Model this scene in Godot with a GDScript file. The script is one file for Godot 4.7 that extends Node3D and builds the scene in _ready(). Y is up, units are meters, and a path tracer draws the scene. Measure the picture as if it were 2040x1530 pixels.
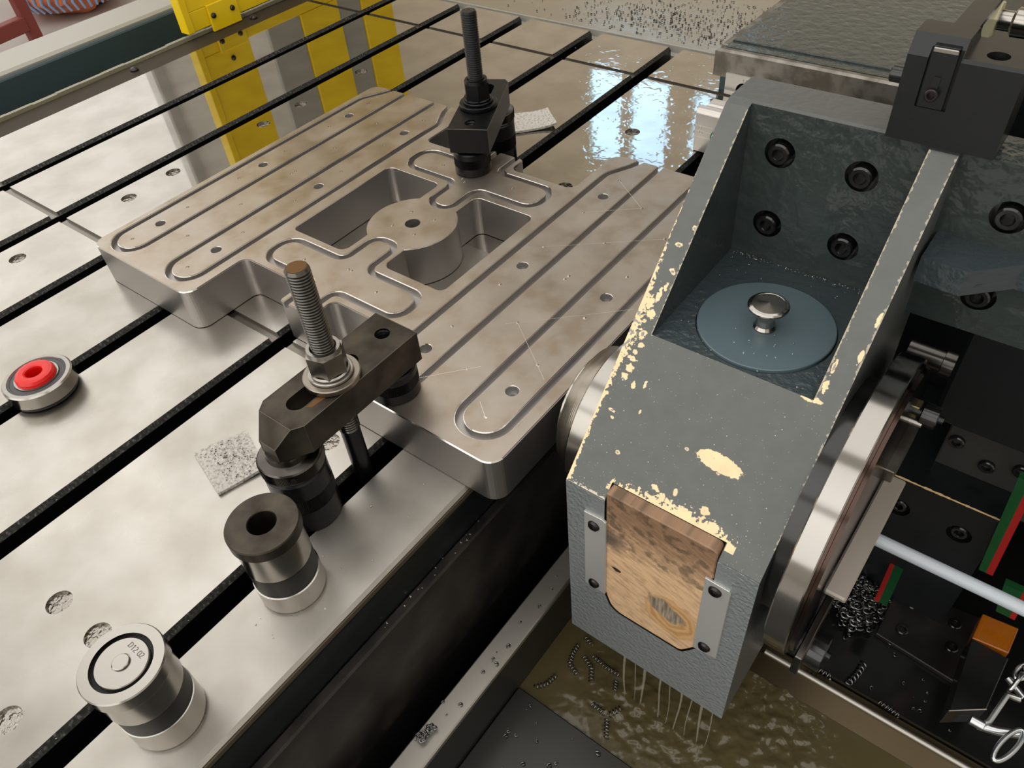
extends Node3D
# Close view over a T-slot machine table with a clamped machined plate, beside the angled head of a machine tool.
# Axes: x runs along the T-slots, z across them, y up; the table top is y = 0. Units are metres.

# ---------------------------------------------------------------- mesh builder
class MB:
	var v := PackedVector3Array()
	var n := PackedVector3Array()
	var u := PackedVector2Array()
	func tri(a: Vector3, b: Vector3, c: Vector3, na: Vector3, nb: Vector3, nc: Vector3, ua := Vector2.ZERO, ub := Vector2.ZERO, uc := Vector2.ZERO) -> void:
		if (b - a).cross(c - a).dot(na + nb + nc) > 0.0:
			v.append_array([a, c, b]); n.append_array([na, nc, nb]); u.append_array([ua, uc, ub])
		else:
			v.append_array([a, b, c]); n.append_array([na, nb, nc]); u.append_array([ua, ub, uc])
	func quad(a: Vector3, b: Vector3, c: Vector3, d: Vector3, out: Vector3) -> void:
		var nn := (b - a).cross(c - a)
		if nn.length() < 1e-14:
			nn = (c - a).cross(d - a)
		nn = nn.normalized()
		if nn.dot(out) < 0.0:
			nn = -nn
		tri(a, b, c, nn, nn, nn, Vector2(0, 0), Vector2(1, 0), Vector2(1, 1))
		tri(a, c, d, nn, nn, nn, Vector2(0, 0), Vector2(1, 1), Vector2(0, 1))
	func quad_n(a: Vector3, b: Vector3, c: Vector3, d: Vector3, na: Vector3, nb: Vector3, nc: Vector3, nd: Vector3) -> void:
		tri(a, b, c, na, nb, nc, Vector2(0, 0), Vector2(1, 0), Vector2(1, 1))
		tri(a, c, d, na, nc, nd, Vector2(0, 0), Vector2(1, 1), Vector2(0, 1))
	func box(lo: Vector3, hi: Vector3, bv := 0.0, t := Transform3D()) -> void:
		var c := (lo + hi) / 2.0
		var h := (hi - lo) / 2.0
		h = h.abs()
		var p := func(sx: float, sy: float, sz: float, ax: int) -> Vector3:
			var q := Vector3(h.x - (0.0 if ax == 0 else bv), h.y - (0.0 if ax == 1 else bv), h.z - (0.0 if ax == 2 else bv))
			return t * (c + Vector3(sx, sy, sz) * q)
		for ax in 3:
			for s in [-1.0, 1.0]:
				var k := []
				for w in [[-1.0, -1.0], [1.0, -1.0], [1.0, 1.0], [-1.0, 1.0]]:
					var sv := Vector3.ZERO
					sv[ax] = s; sv[(ax + 1) % 3] = w[0]; sv[(ax + 2) % 3] = w[1]
					k.append(p.call(sv.x, sv.y, sv.z, ax))
				var o := Vector3.ZERO
				o[ax] = s
				quad(k[0], k[1], k[2], k[3], t.basis * o)
		if bv <= 0.0:
			return
		for ax in 3:
			var a1 := (ax + 1) % 3
			var a2 := (ax + 2) % 3
			for s1 in [-1.0, 1.0]:
				for s2 in [-1.0, 1.0]:
					var e := [Vector3.ZERO, Vector3.ZERO]
					for k in 2:
						var w := Vector3.ZERO
						w[ax] = -1.0 if k == 0 else 1.0
						w[a1] = s1; w[a2] = s2
						e[k] = w
					var o := Vector3.ZERO
					o[a1] = s1; o[a2] = s2
					quad(p.call(e[0].x, e[0].y, e[0].z, a1), p.call(e[1].x, e[1].y, e[1].z, a1), p.call(e[1].x, e[1].y, e[1].z, a2), p.call(e[0].x, e[0].y, e[0].z, a2), t.basis * o)
		for sx in [-1.0, 1.0]:
			for sy in [-1.0, 1.0]:
				for sz in [-1.0, 1.0]:
					var o := (t.basis * Vector3(sx, sy, sz)).normalized()
					tri(p.call(sx, sy, sz, 0), p.call(sx, sy, sz, 1), p.call(sx, sy, sz, 2), o, o, o)
	func lathe(prof: Array, segs: int, t := Transform3D()) -> void:
		# prof: Vector2(radius, height), outside walked upward
		for i in prof.size() - 1:
			var a: Vector2 = prof[i]
			var b: Vector2 = prof[i + 1]
			var d := b - a
			var nr := Vector2(d.y, -d.x).normalized()
			for k in segs:
				var t0 := TAU * k / segs
				var t1 := TAU * (k + 1) / segs
				var e0 := Vector3(cos(t0), 0, sin(t0))
				var e1 := Vector3(cos(t1), 0, sin(t1))
				var n0 := t.basis * (e0 * nr.x + Vector3.UP * nr.y)
				var n1 := t.basis * (e1 * nr.x + Vector3.UP * nr.y)
				var pa := t * (e0 * a.x + Vector3.UP * a.y)
				var pb := t * (e1 * a.x + Vector3.UP * a.y)
				var pc := t * (e1 * b.x + Vector3.UP * b.y)
				var pd := t * (e0 * b.x + Vector3.UP * b.y)
				if a.x > 1e-7:
					tri(pa, pb, pc, n0, n1, n1)
				if b.x > 1e-7:
					tri(pa, pc, pd, n0, n1, n0)
	func prism(poly: PackedVector2Array, y0: float, y1: float, bv := 0.0, t := Transform3D(), smooth := 0.0) -> void:
		# poly in (x, z), walls up from y0 to y1, the top edge chamfered by bv
		var m := poly.size()
		var area := 0.0
		for i in m:
			area += poly[i].cross(poly[(i + 1) % m])
		var sg := 1.0 if area > 0.0 else -1.0
		var en := []
		for i in m:
			var d := (poly[(i + 1) % m] - poly[i]).normalized()
			en.append(Vector2(d.y, -d.x) * sg)
		var ins := PackedVector2Array()
		var vn := []
		for i in m:
			var a: Vector2 = en[(i + m - 1) % m]
			var b: Vector2 = en[i]
			var s := (a + b).normalized()
			ins.append(poly[i] - s * bv / maxf(0.35, s.dot(b)))
			var close: bool = a.dot(b) > cos(deg_to_rad(smooth)) and smooth > 0.0
			vn.append([s if close else a, s if close else b])
		var ids := Geometry2D.triangulate_polygon(ins)
		var up := (t.basis * Vector3.UP).normalized()
		for i in range(0, ids.size(), 3):
			var q := [ins[ids[i]], ins[ids[i + 1]], ins[ids[i + 2]]]
			tri(t * Vector3(q[0].x, y1, q[0].y), t * Vector3(q[1].x, y1, q[1].y), t * Vector3(q[2].x, y1, q[2].y), up, up, up, q[0], q[1], q[2])
		ids = Geometry2D.triangulate_polygon(poly)
		for i in range(0, ids.size(), 3):
			var q := [poly[ids[i]], poly[ids[i + 1]], poly[ids[i + 2]]]
			tri(t * Vector3(q[0].x, y0, q[0].y), t * Vector3(q[1].x, y0, q[1].y), t * Vector3(q[2].x, y0, q[2].y), -up, -up, -up, q[0], q[1], q[2])
		for i in m:
			var j := (i + 1) % m
			var na := (t.basis * Vector3(vn[i][1].x, 0, vn[i][1].y)).normalized()
			var nb := (t.basis * Vector3(vn[j][0].x, 0, vn[j][0].y)).normalized()
			var a0 := t * Vector3(poly[i].x, y0, poly[i].y)
			var b0 := t * Vector3(poly[j].x, y0, poly[j].y)
			var a1 := t * Vector3(poly[i].x, y1 - bv, poly[i].y)
			var b1 := t * Vector3(poly[j].x, y1 - bv, poly[j].y)
			quad_n(a0, b0, b1, a1, na, nb, nb, na)
			if bv > 0.0:
				var a2 := t * Vector3(ins[i].x, y1, ins[i].y)
				var b2 := t * Vector3(ins[j].x, y1, ins[j].y)
				var ka := (na + up).normalized()
				var kb := (nb + up).normalized()
				quad_n(a1, b1, b2, a2, ka, kb, kb, ka)
	func tube(path: Array, r: float, segs := 8, closed := false, r2 := -1.0) -> void:
		var m := path.size()
		var rings := []
		var norms := []
		var side := Vector3.ZERO
		for i in m:
			var a: Vector3 = path[(i + m - 1) % m] if closed else path[maxi(i - 1, 0)]
			var b: Vector3 = path[(i + 1) % m] if closed else path[mini(i + 1, m - 1)]
			var d := (b - a).normalized()
			if side == Vector3.ZERO:
				side = d.cross(Vector3.UP if absf(d.y) < 0.9 else Vector3.RIGHT).normalized()
			side = (side - d * side.dot(d)).normalized()
			var up := d.cross(side)
			var rr := r if r2 < 0.0 else lerpf(r, r2, float(i) / (m - 1))
			var ring := []
			var nn := []
			for k in segs:
				var w := TAU * k / segs
				var o := side * cos(w) + up * sin(w)
				ring.append(path[i] + o * rr)
				nn.append(o)
			rings.append(ring); norms.append(nn)
		for i in (m if closed else m - 1):
			var j := (i + 1) % m
			for k in segs:
				var l := (k + 1) % segs
				quad_n(rings[i][k], rings[i][l], rings[j][l], rings[j][k], norms[i][k], norms[i][l], norms[j][l], norms[j][k])
		if not closed:
			for e in [0, m - 1]:
				var o: Vector3 = (path[0] - path[1]).normalized() if e == 0 else (path[m - 1] - path[m - 2]).normalized()
				for k in segs:
					tri(path[e], rings[e][k], rings[e][(k + 1) % segs], o, o, o)
	func grid(rows: int, cols: int, f: Callable, wrap := false) -> void:
		# f(i, j) -> Vector3, smooth
		var p := []
		for i in rows:
			var l := []
			for j in cols:
				l.append(f.call(i, j))
			p.append(l)
		var nn := []
		for i in rows:
			var l := []
			for j in cols:
				var jm := (j + cols - 1) % cols if wrap else maxi(j - 1, 0)
				var jp := (j + 1) % cols if wrap else mini(j + 1, cols - 1)
				var du: Vector3 = p[mini(i + 1, rows - 1)][j] - p[maxi(i - 1, 0)][j]
				var dv: Vector3 = p[i][jp] - p[i][jm]
				l.append(du.cross(dv).normalized())
			nn.append(l)
		for i in rows - 1:
			for j in (cols if wrap else cols - 1):
				var k := (j + 1) % cols
				quad_n(p[i][j], p[i][k], p[i + 1][k], p[i + 1][j], nn[i][j], nn[i][k], nn[i + 1][k], nn[i + 1][j])
	func thread(r: float, depth: float, pitch: float, y0: float, y1: float, segs := 28) -> void:
		var rows := int((y1 - y0) / pitch * 2.0)
		var pt := func(j: int, k: int) -> Vector3:
			var w := TAU * k / segs
			var rr := r if j % 2 == 0 else r - depth
			return Vector3(cos(w) * rr, clampf(y0 + pitch * (j * 0.5 + float(k) / segs - 1.0), y0, y1), sin(w) * rr)
		for j in rows + 2:
			for k in segs:
				var a: Vector3 = pt.call(j, k)
				var b: Vector3 = pt.call(j, k + 1)
				var c: Vector3 = pt.call(j + 1, k + 1)
				var d: Vector3 = pt.call(j + 1, k)
				var sl := 0.75 if j % 2 == 0 else -0.75
				var na := Vector3(a.x, 0, a.z).normalized() + Vector3.UP * sl
				var nb := Vector3(b.x, 0, b.z).normalized() + Vector3.UP * sl
				quad_n(a, b, c, d, na.normalized(), nb.normalized(), nb.normalized(), na.normalized())
	func commit() -> ArrayMesh:
		var arr := []
		arr.resize(Mesh.ARRAY_MAX)
		arr[Mesh.ARRAY_VERTEX] = v
		arr[Mesh.ARRAY_NORMAL] = n
		arr[Mesh.ARRAY_TEX_UV] = u
		var m := ArrayMesh.new()
		m.add_surface_from_arrays(Mesh.PRIMITIVE_TRIANGLES, arr)
		return m

# ---------------------------------------------------------------- scene helpers
var M := {}
var rng := RandomNumberGenerator.new()

func part(parent: Node, called: String, b: MB, m: Material, label := "") -> MeshInstance3D:
	var o := MeshInstance3D.new()
	o.name = called
	o.mesh = b.commit()
	o.material_override = m
	if label:
		o.set_meta("label", label)
	parent.add_child(o, true)
	return o

func thing(called: String, label: String, category: String, group := "") -> Node3D:
	var o := Node3D.new()
	o.name = called
	tag(o, label, category, group)
	add_child(o, true)
	return o

func tag(o: Node, label: String, category: String, group := "", kind := "") -> Node:
	o.set_meta("label", label)
	o.set_meta("category", category)
	if group:
		o.set_meta("group", group)
	if kind:
		o.set_meta("kind", kind)
	return o

func settle(o: Node3D, base: Vector3) -> void:
	# parts were built in world coordinates: bring the thing's origin to its base
	o.position = base
	for c in o.get_children():
		c.position -= base

func copy(o: Node3D, label: String) -> Node3D:
	var c: Node3D = o.duplicate()
	c.name = String(o.name).rstrip("0123456789_")
	c.set_meta("label", label)
	add_child(c, true)
	return c

func structure(called: String, b: MB, m: Material, label := "") -> MeshInstance3D:
	var o := part(self, called, b, m, label)
	o.set_meta("kind", "structure")
	return o

func boxes(list: Array, bv := 0.0) -> MB:
	var b := MB.new()
	for l in list:
		b.box(l[0], l[1], bv)
	return b

func fillet(pts: Array, seg := 7, closed := true) -> PackedVector2Array:
	# pts: [x, z, radius]
	var out := PackedVector2Array()
	var m := pts.size()
	for i in m:
		var p := Vector2(pts[i][0], pts[i][1])
		var r: float = pts[i][2]
		if r <= 0.0 or (not closed and (i == 0 or i == m - 1)):
			out.append(p)
			continue
		var a := Vector2(pts[(i + m - 1) % m][0], pts[(i + m - 1) % m][1])
		var c := Vector2(pts[(i + 1) % m][0], pts[(i + 1) % m][1])
		var da := (a - p).normalized()
		var dc := (c - p).normalized()
		var half := acos(clampf(da.dot(dc), -1.0, 1.0)) / 2.0
		var len := minf(r / tan(half), minf((a - p).length(), (c - p).length()) * 0.5)
		r = len * tan(half)
		var cen := p + (da + dc).normalized() * (r / sin(half))
		var s := p + da * len - cen
		var e := p + dc * len - cen
		var turn := s.angle_to(e)
		for k in seg + 1:
			out.append(cen + s.rotated(turn * k / seg))
	return out

func circle(c: Vector2, r: float, m := 32) -> PackedVector2Array:
	var out := PackedVector2Array()
	for k in m:
		out.append(c + Vector2(r, 0).rotated(TAU * k / m))
	return out

func csg_prism(parent: Node, poly: PackedVector2Array, y0: float, y1: float, m: Material, op := CSGShape3D.OPERATION_SUBTRACTION) -> CSGPolygon3D:
	var c := CSGPolygon3D.new()
	c.name = "cut"
	c.polygon = poly
	c.mode = CSGPolygon3D.MODE_DEPTH
	c.depth = y1 - y0
	c.transform = Transform3D(Basis(Vector3.RIGHT, PI / 2), Vector3(0, y0, 0))
	c.material = m
	c.operation = op
	parent.add_child(c, true)
	return c

func csg_xprism(parent: Node, poly_zy: PackedVector2Array, x0: float, x1: float, m: Material, op := CSGShape3D.OPERATION_SUBTRACTION) -> CSGPolygon3D:
	var c := CSGPolygon3D.new()
	c.name = "cut"
	c.polygon = poly_zy
	c.depth = x1 - x0
	c.transform = Transform3D(Basis(Vector3(0, 0, 1), Vector3(0, 1, 0), Vector3(-1, 0, 0)), Vector3(x0, 0, 0))
	c.material = m
	c.operation = op
	parent.add_child(c, true)
	return c

func csg_zprism(parent: Node, poly_xy: PackedVector2Array, z0: float, z1: float, m: Material, op := CSGShape3D.OPERATION_SUBTRACTION) -> CSGPolygon3D:
	var c := CSGPolygon3D.new()
	c.name = "cut"
	c.polygon = poly_xy
	c.depth = z1 - z0
	c.position = Vector3(0, 0, z1)
	c.material = m
	c.operation = op
	parent.add_child(c, true)
	return c

func csg_box(parent: Node, lo: Vector3, hi: Vector3, m: Material, op := CSGShape3D.OPERATION_SUBTRACTION) -> CSGBox3D:
	var c := CSGBox3D.new()
	c.name = "cut"
	c.size = hi - lo
	c.position = (hi + lo) / 2.0
	c.material = m
	c.operation = op
	parent.add_child(c, true)
	return c

func csg_cyl(parent: Node, at: Vector3, r: float, h: float, m: Material, axis := 1, sides := 24, cone := false) -> CSGCylinder3D:
	var c := CSGCylinder3D.new()
	c.name = "cut"
	c.radius = r
	c.height = h
	c.sides = sides
	c.cone = cone
	c.position = at
	if axis == 0:
		c.rotation.z = PI / 2
	elif axis == 2:
		c.rotation.x = PI / 2
	c.material = m
	c.operation = CSGShape3D.OPERATION_SUBTRACTION
	parent.add_child(c, true)
	return c

# ---------------------------------------------------------------- materials
func ntex(freq: float, sd: int, stops: Array, size := 512, octaves := 4, as_normal := 0.0, type := FastNoiseLite.TYPE_SIMPLEX_SMOOTH) -> NoiseTexture2D:
	var f := FastNoiseLite.new()
	f.noise_type = type
	f.seed = sd
	f.frequency = freq
	f.fractal_octaves = octaves
	var t := NoiseTexture2D.new()
	t.width = size
	t.height = size
	t.seamless = true
	t.noise = f
	if as_normal > 0.0:
		t.as_normal_map = true
		t.bump_strength = as_normal
	elif stops.size():
		var g := Gradient.new()
		g.offsets = PackedFloat32Array(stops.map(func(s): return s[0]))
		g.colors = PackedColorArray(stops.map(func(s): return s[1]))
		t.color_ramp = g
	return t

func grey(x: float) -> Color:
	return Color(x, x, x)

func mat(called: String, c: Color, rough: float, metal := 0.0, spec := 0.5) -> StandardMaterial3D:
	var m := StandardMaterial3D.new()
	m.resource_name = called
	m.albedo_color = c
	m.roughness = rough
	m.metallic = metal
	m.metallic_specular = spec
	M[called] = m
	return m

func tri_map(m: StandardMaterial3D, s: Vector3) -> StandardMaterial3D:
	m.uv1_triplanar = true
	m.uv1_world_triplanar = true
	m.uv1_triplanar_sharpness = 8.0
	m.uv1_scale = s
	return m

func make_materials() -> void:
	var m := mat("table_steel", Color(1, 1, 1), 1.0, 1.0)
	m.albedo_texture = ntex(0.006, 3, [[0.2, Color(0.67, 0.65, 0.62)], [0.8, Color(0.735, 0.72, 0.695)]], 1024, 5)
	m.roughness_texture = ntex(0.004, 8, [[0.2, grey(0.23)], [0.85, grey(0.35)]], 512, 4)
	tri_map(m, Vector3(2.2, 2.2, 2.2))
	var tw: StandardMaterial3D = m.duplicate()
	tw.resource_name = "table_steel_wet"
	tw.roughness_texture = ntex(0.006, 28, [[0.2, grey(0.02)], [0.85, grey(0.06)]], 512, 4)
	tw.clearcoat_enabled = true
	tw.clearcoat = 0.6
	tw.clearcoat_roughness = 0.03
	M["table_steel_wet"] = tw
	var tr: StandardMaterial3D = tw.duplicate()
	tr.resource_name = "table_steel_ripple"
	tr.heightmap_enabled = true
	tr.heightmap_texture = ntex(0.022, 30, [[0.45, grey(0.0)], [0.75, grey(1.0)]], 1024, 3)
	tr.heightmap_scale = 0.0045
	M["table_steel_ripple"] = tr
	var td: StandardMaterial3D = m.duplicate()
	td.resource_name = "table_steel_dry"
	td.roughness_texture = ntex(0.01, 29, [[0.2, grey(0.40)], [0.85, grey(0.54)]], 512, 4)
	M["table_steel_dry"] = td
	m = mat("slot_black", Color(0.045, 0.045, 0.045), 0.3, 0.2)
	m = mat("slot_chamfer", Color(1, 1, 1), 0.5, 0.6)
	m.albedo_texture = ntex(0.09, 4, [[0.3, Color(0.13, 0.13, 0.125)], [0.62, Color(0.22, 0.22, 0.215)], [0.78, Color(0.42, 0.42, 0.41)]], 512, 4)
	tri_map(m, Vector3(7, 7, 7))
	m = mat("groove_steel", Color(0.52, 0.5, 0.47), 0.3, 0.9)
	m = mat("plug_steel", Color(0.62, 0.6, 0.57), 0.22, 1.0)
	m.heightmap_enabled = true
	m.heightmap_texture = ntex(0.03, 33, [], 256, 3)
	m.heightmap_scale = 0.12
	tri_map(m, Vector3(20, 20, 20))
	m = mat("plate_top", Color(1, 1, 1), 1.0, 1.0)
	m.albedo_texture = ntex(0.008, 5, [[0.15, Color(0.655, 0.60, 0.535)], [0.45, Color(0.70, 0.655, 0.605)], [0.85, Color(0.725, 0.69, 0.65)]], 1024, 5)
	m.roughness_texture = ntex(0.01, 9, [[0.2, grey(0.36)], [0.8, grey(0.46)]], 512, 4)
	tri_map(m, Vector3(3.0, 3.0, 3.0))
	m = mat("plate_cut", Color(0.69, 0.675, 0.665), 0.4, 1.0)
	m = mat("hole_steel", Color(0.72, 0.71, 0.70), 0.35, 0.8)
	m = mat("plate_bright", Color(0.9, 0.885, 0.87), 0.16, 1.0)
	m = mat("black_oxide", Color(0.16, 0.16, 0.17), 0.3, 0.85)
	m = mat("clamp_steel", Color(1, 1, 1), 0.42, 0.85)
	m.albedo_texture = ntex(0.012, 6, [[0.2, Color(0.22, 0.195, 0.165)], [0.5, Color(0.27, 0.25, 0.225)], [0.8, Color(0.33, 0.30, 0.26)]], 256, 5)
	tri_map(m, Vector3(9, 9, 9))
	m = mat("clamp_black", Color(0.15, 0.15, 0.155), 0.36, 0.85)
	m = mat("stud_steel", Color(0.38, 0.365, 0.35), 0.24, 1.0)
	m = mat("nut_steel", Color(0.62, 0.605, 0.585), 0.26, 1.0)
	m = mat("washer_steel", Color(0.58, 0.55, 0.51), 0.3, 1.0)
	m = mat("worn_edge", Color(0.42, 0.395, 0.36), 0.35, 0.9)
	m = mat("rust", Color(0.42, 0.29, 0.13), 0.55, 0.5)
	m = mat("chrome", Color(0.65, 0.635, 0.615), 0.14, 1.0)
	m = mat("bright_steel", Color(0.66, 0.645, 0.62), 0.2, 1.0)
	m = mat("rubber", Color(0.05, 0.05, 0.052), 0.45, 0.0)
	m = mat("seal", Color(0.30, 0.30, 0.31), 0.5, 0.2)
	m = mat("red_plastic", Color(0.86, 0.07, 0.06), 0.3, 0.0)
	m = mat("felt", Color(1, 1, 1), 0.9, 0.0)
	m.albedo_texture = ntex(0.05, 12, [[0.25, Color(0.62, 0.6, 0.57)], [0.42, Color(0.74, 0.72, 0.69)], [1.0, Color(0.82, 0.80, 0.77)]], 512, 4)
	m.heightmap_enabled = true
	m.heightmap_texture = ntex(0.08, 13, [], 512, 3)
	m.heightmap_scale = 0.05
	tri_map(m, Vector3(11, 11, 11))
	m = mat("paint", Color(0.33, 0.34, 0.335), 0.36, 0.0, 0.5)
	m.heightmap_enabled = true
	m.heightmap_texture = ntex(0.02, 15, [], 512, 4)
	m.heightmap_scale = 0.03
	tri_map(m, Vector3(12, 12, 12))
	m = mat("paint_wet", Color(0.205, 0.235, 0.23), 0.13, 0.0, 0.5)
	m.heightmap_enabled = true
	m.heightmap_texture = ntex(0.009, 16, [], 512, 4)
	m.heightmap_scale = 0.075
	tri_map(m, Vector3(11, 11, 11))
	m = mat("paint_floor", Color(0.215, 0.25, 0.262), 0.25, 0.0, 0.5)
	m.heightmap_enabled = true
	m.heightmap_texture = ntex(0.02, 17, [], 512, 4)
	m.heightmap_scale = 0.06
	tri_map(m, Vector3(12, 12, 12))
	m = mat("lid_paint", Color(0.325, 0.385, 0.41), 0.28, 0.0, 0.5)
	m = mat("front_paint", Color(0.58, 0.60, 0.605), 0.26, 0.35, 0.5)
	m.heightmap_enabled = true
	m.heightmap_texture = ntex(0.03, 18, [], 512, 4)
	m.heightmap_scale = 0.09
	tri_map(m, Vector3(14, 14, 14))
	m = mat("primer", Color(0.93, 0.79, 0.58), 0.6)
	m = mat("bracket_steel", Color(0.80, 0.80, 0.79), 0.4, 0.55)
	m = mat("screw_dark", Color(0.25, 0.23, 0.24), 0.25, 0.9)
	m = mat("black_part", Color(0.078, 0.092, 0.097), 0.27, 0.1)
	m = mat("black_wet", Color(0.085, 0.088, 0.086), 0.16, 0.1, 0.6)
	m = mat("black_deep", Color(0.05, 0.05, 0.05), 0.5, 0.0)
	m = mat("dark_iron", Color(1, 1, 1), 0.4, 0.4)
	m.albedo_texture = ntex(0.012, 19, [[0.3, Color(0.13, 0.12, 0.11)], [0.7, Color(0.20, 0.185, 0.17)]], 256, 4)
	tri_map(m, Vector3(6, 6, 6))
	m = mat("edge_rust", Color(0.36, 0.32, 0.26), 0.5, 0.5)
	m = mat("rail_steel", Color(0.68, 0.66, 0.63), 0.42, 0.9)
	m = mat("beige_bar", Color(0.66, 0.62, 0.58), 0.45, 0.3)
	m = mat("bronze", Color(0.30, 0.245, 0.22), 0.16, 1.0)
	m = mat("gold_nut", Color(0.55, 0.5, 0.36), 0.35, 0.8)
	m = mat("cream_nut", Color(0.82, 0.8, 0.66), 0.4, 0.3)
	m = mat("green_plastic", Color(0.03, 0.28, 0.12), 0.4)
	m = mat("green_dot", Color(0.05, 0.5, 0.33), 0.4)
	m = mat("red_rubber", Color(0.62, 0.09, 0.07), 0.5)
	m = mat("cover_edge", Color(1, 1, 1), 0.42, 0.9)
	m.albedo_texture = ntex(0.015, 22, [[0.3, Color(0.44, 0.42, 0.39)], [0.7, Color(0.58, 0.56, 0.53)]], 256, 4)
	tri_map(m, Vector3(8, 8, 8))
	m = mat("sheet_steel", Color(0.7, 0.69, 0.66), 0.2, 1.0)
	m.heightmap_enabled = true
	m.heightmap_texture = ntex(0.02, 23, [], 256, 3)
	m.heightmap_scale = 0.03
	tri_map(m, Vector3(5, 5, 5))
	m = mat("silver_block", Color(0.80, 0.78, 0.755), 0.3, 0.55)
	m = mat("oil", Color(0.33, 0.295, 0.195), 0.1, 0.0, 0.5)
	m = mat("tray_steel", Color(0.22, 0.22, 0.21), 0.3, 0.6)
	m = mat("tray_brown", Color(0.33, 0.285, 0.21), 0.3, 0.8)
	m = mat("amber", Color(0.85, 0.48, 0.05, 0.4), 0.12)
	m.transparency = BaseMaterial3D.TRANSPARENCY_ALPHA
	m = mat("coolant", Color(0.95, 0.93, 0.85, 0.12), 0.03)
	m.transparency = BaseMaterial3D.TRANSPARENCY_ALPHA
	m = mat("clear_rod", Color(0.72, 0.75, 0.78), 0.22, 0.0)
	m = mat("zinc", Color(0.75, 0.76, 0.77), 0.22, 1.0)
	m = mat("chip", Color(0.5, 0.5, 0.5), 0.2, 1.0)
	m = mat("chip_dark", Color(0.12, 0.115, 0.11), 0.3, 0.8)
	m = mat("chip_bright", Color(0.85, 0.84, 0.82), 0.18, 1.0)
	m = mat("yellow", Color(0.93, 0.79, 0.05), 0.35)
	m = mat("guard_grey", Color(0.62, 0.61, 0.58), 0.5)
	m = mat("frame_olive", Color(0.225, 0.195, 0.15), 0.6, 0.0, 0.3)
	m = mat("frame_green", Color(0.24, 0.30, 0.315), 0.55, 0.0, 0.3)
	m = mat("frame_edge", Color(0.58, 0.56, 0.48), 0.5, 0.2)
	m = mat("frame_grey", Color(0.68, 0.67, 0.64), 0.45, 0.2)
	m = mat("rack_red", Color(0.48, 0.20, 0.17), 0.5)
	m = mat("sack", Color(0.93, 0.55, 0.38), 0.7)
	m = mat("sack_blue", Color(0.62, 0.72, 0.88), 0.7)
	m = mat("sack_red", Color(0.66, 0.1, 0.1), 0.6)
	m = mat("floor_paint", Color(0.68, 0.66, 0.64), 0.5)
	m = mat("wall_paint", Color(0.86, 0.85, 0.82), 0.7)
	m = mat("wall_beige", Color(0.90, 0.85, 0.77), 0.7)
	m = mat("machine_grey", Color(0.205, 0.205, 0.195), 0.5)
	m = mat("ceiling_paint", Color(0.86, 0.85, 0.83), 0.8)
	m = mat("ink", Color(0.30, 0.29, 0.28), 0.6, 0.3)
	m = mat("scribe", Color(0.92, 0.9, 0.86), 0.3, 1.0)
	m = mat("lamp_glow", Color(1, 1, 1), 0.5)
	m.emission_enabled = true
	m.emission = Color(1.0, 0.992, 0.98)
	m.emission_energy_multiplier = 0.2
	m = mat("window_glow", Color(1, 1, 1), 0.5)
	m.emission_enabled = true
	m.emission = Color(0.62, 0.83, 1.0)
	m.emission_energy_multiplier = 0.6
	m = mat("door_glow", Color(0.9, 0.9, 0.88), 0.5)
	m.emission_enabled = true
	m.emission = Color(1.0, 0.992, 0.98)
	m.emission_energy_multiplier = 0.2

# ---------------------------------------------------------------- the scene
func _ready() -> void:
	rng.seed = 11
	# camera
	var cam := Camera3D.new()
	cam.name = "camera"
	cam.fov = 52.662
	cam.near = 0.02
	cam.far = 60.0
	cam.transform = Transform3D(Basis(Vector3(0.60560, -0.07602, 0.79213), Vector3(0.59320, 0.70665, -0.38570), Vector3(-0.53043, 0.70347, 0.47304)), Vector3(-0.2609, 0.4286, 1.0006))
	add_child(cam)
	cam.current = true
	# surroundings
	var we := WorldEnvironment.new()
	we.name = "environment"
	var env := Environment.new()
	env.background_mode = Environment.BG_COLOR
	env.background_color = Color(0.75, 0.8, 0.85)
	env.tonemap_mode = Environment.TONE_MAPPER_LINEAR
	env.tonemap_exposure = 1.25
	env.sdfgi_enabled = true
	env.ssao_enabled = true
	env.ssil_enabled = true
	we.environment = env
	add_child(we)
	make_materials()
	hall()
	table()
	plate()
	clamps()
	loose_parts()
	head()
	block_and_cover()
	trays()
	right_side()
	far_side()
	chips()

func panel_light(called: String, at: Vector3, size: Vector2, basis: Basis, energy: float, colour: Color) -> void:
	var l := AreaLight3D.new()
	l.name = called
	l.area_size = size
	l.area_normalize_energy = true
	l.light_energy = energy
	l.light_color = colour
	l.transform = Transform3D(basis, at)
	l.shadow_enabled = true
	l.set("area_range", 20.0)
	add_child(l, true)

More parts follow.
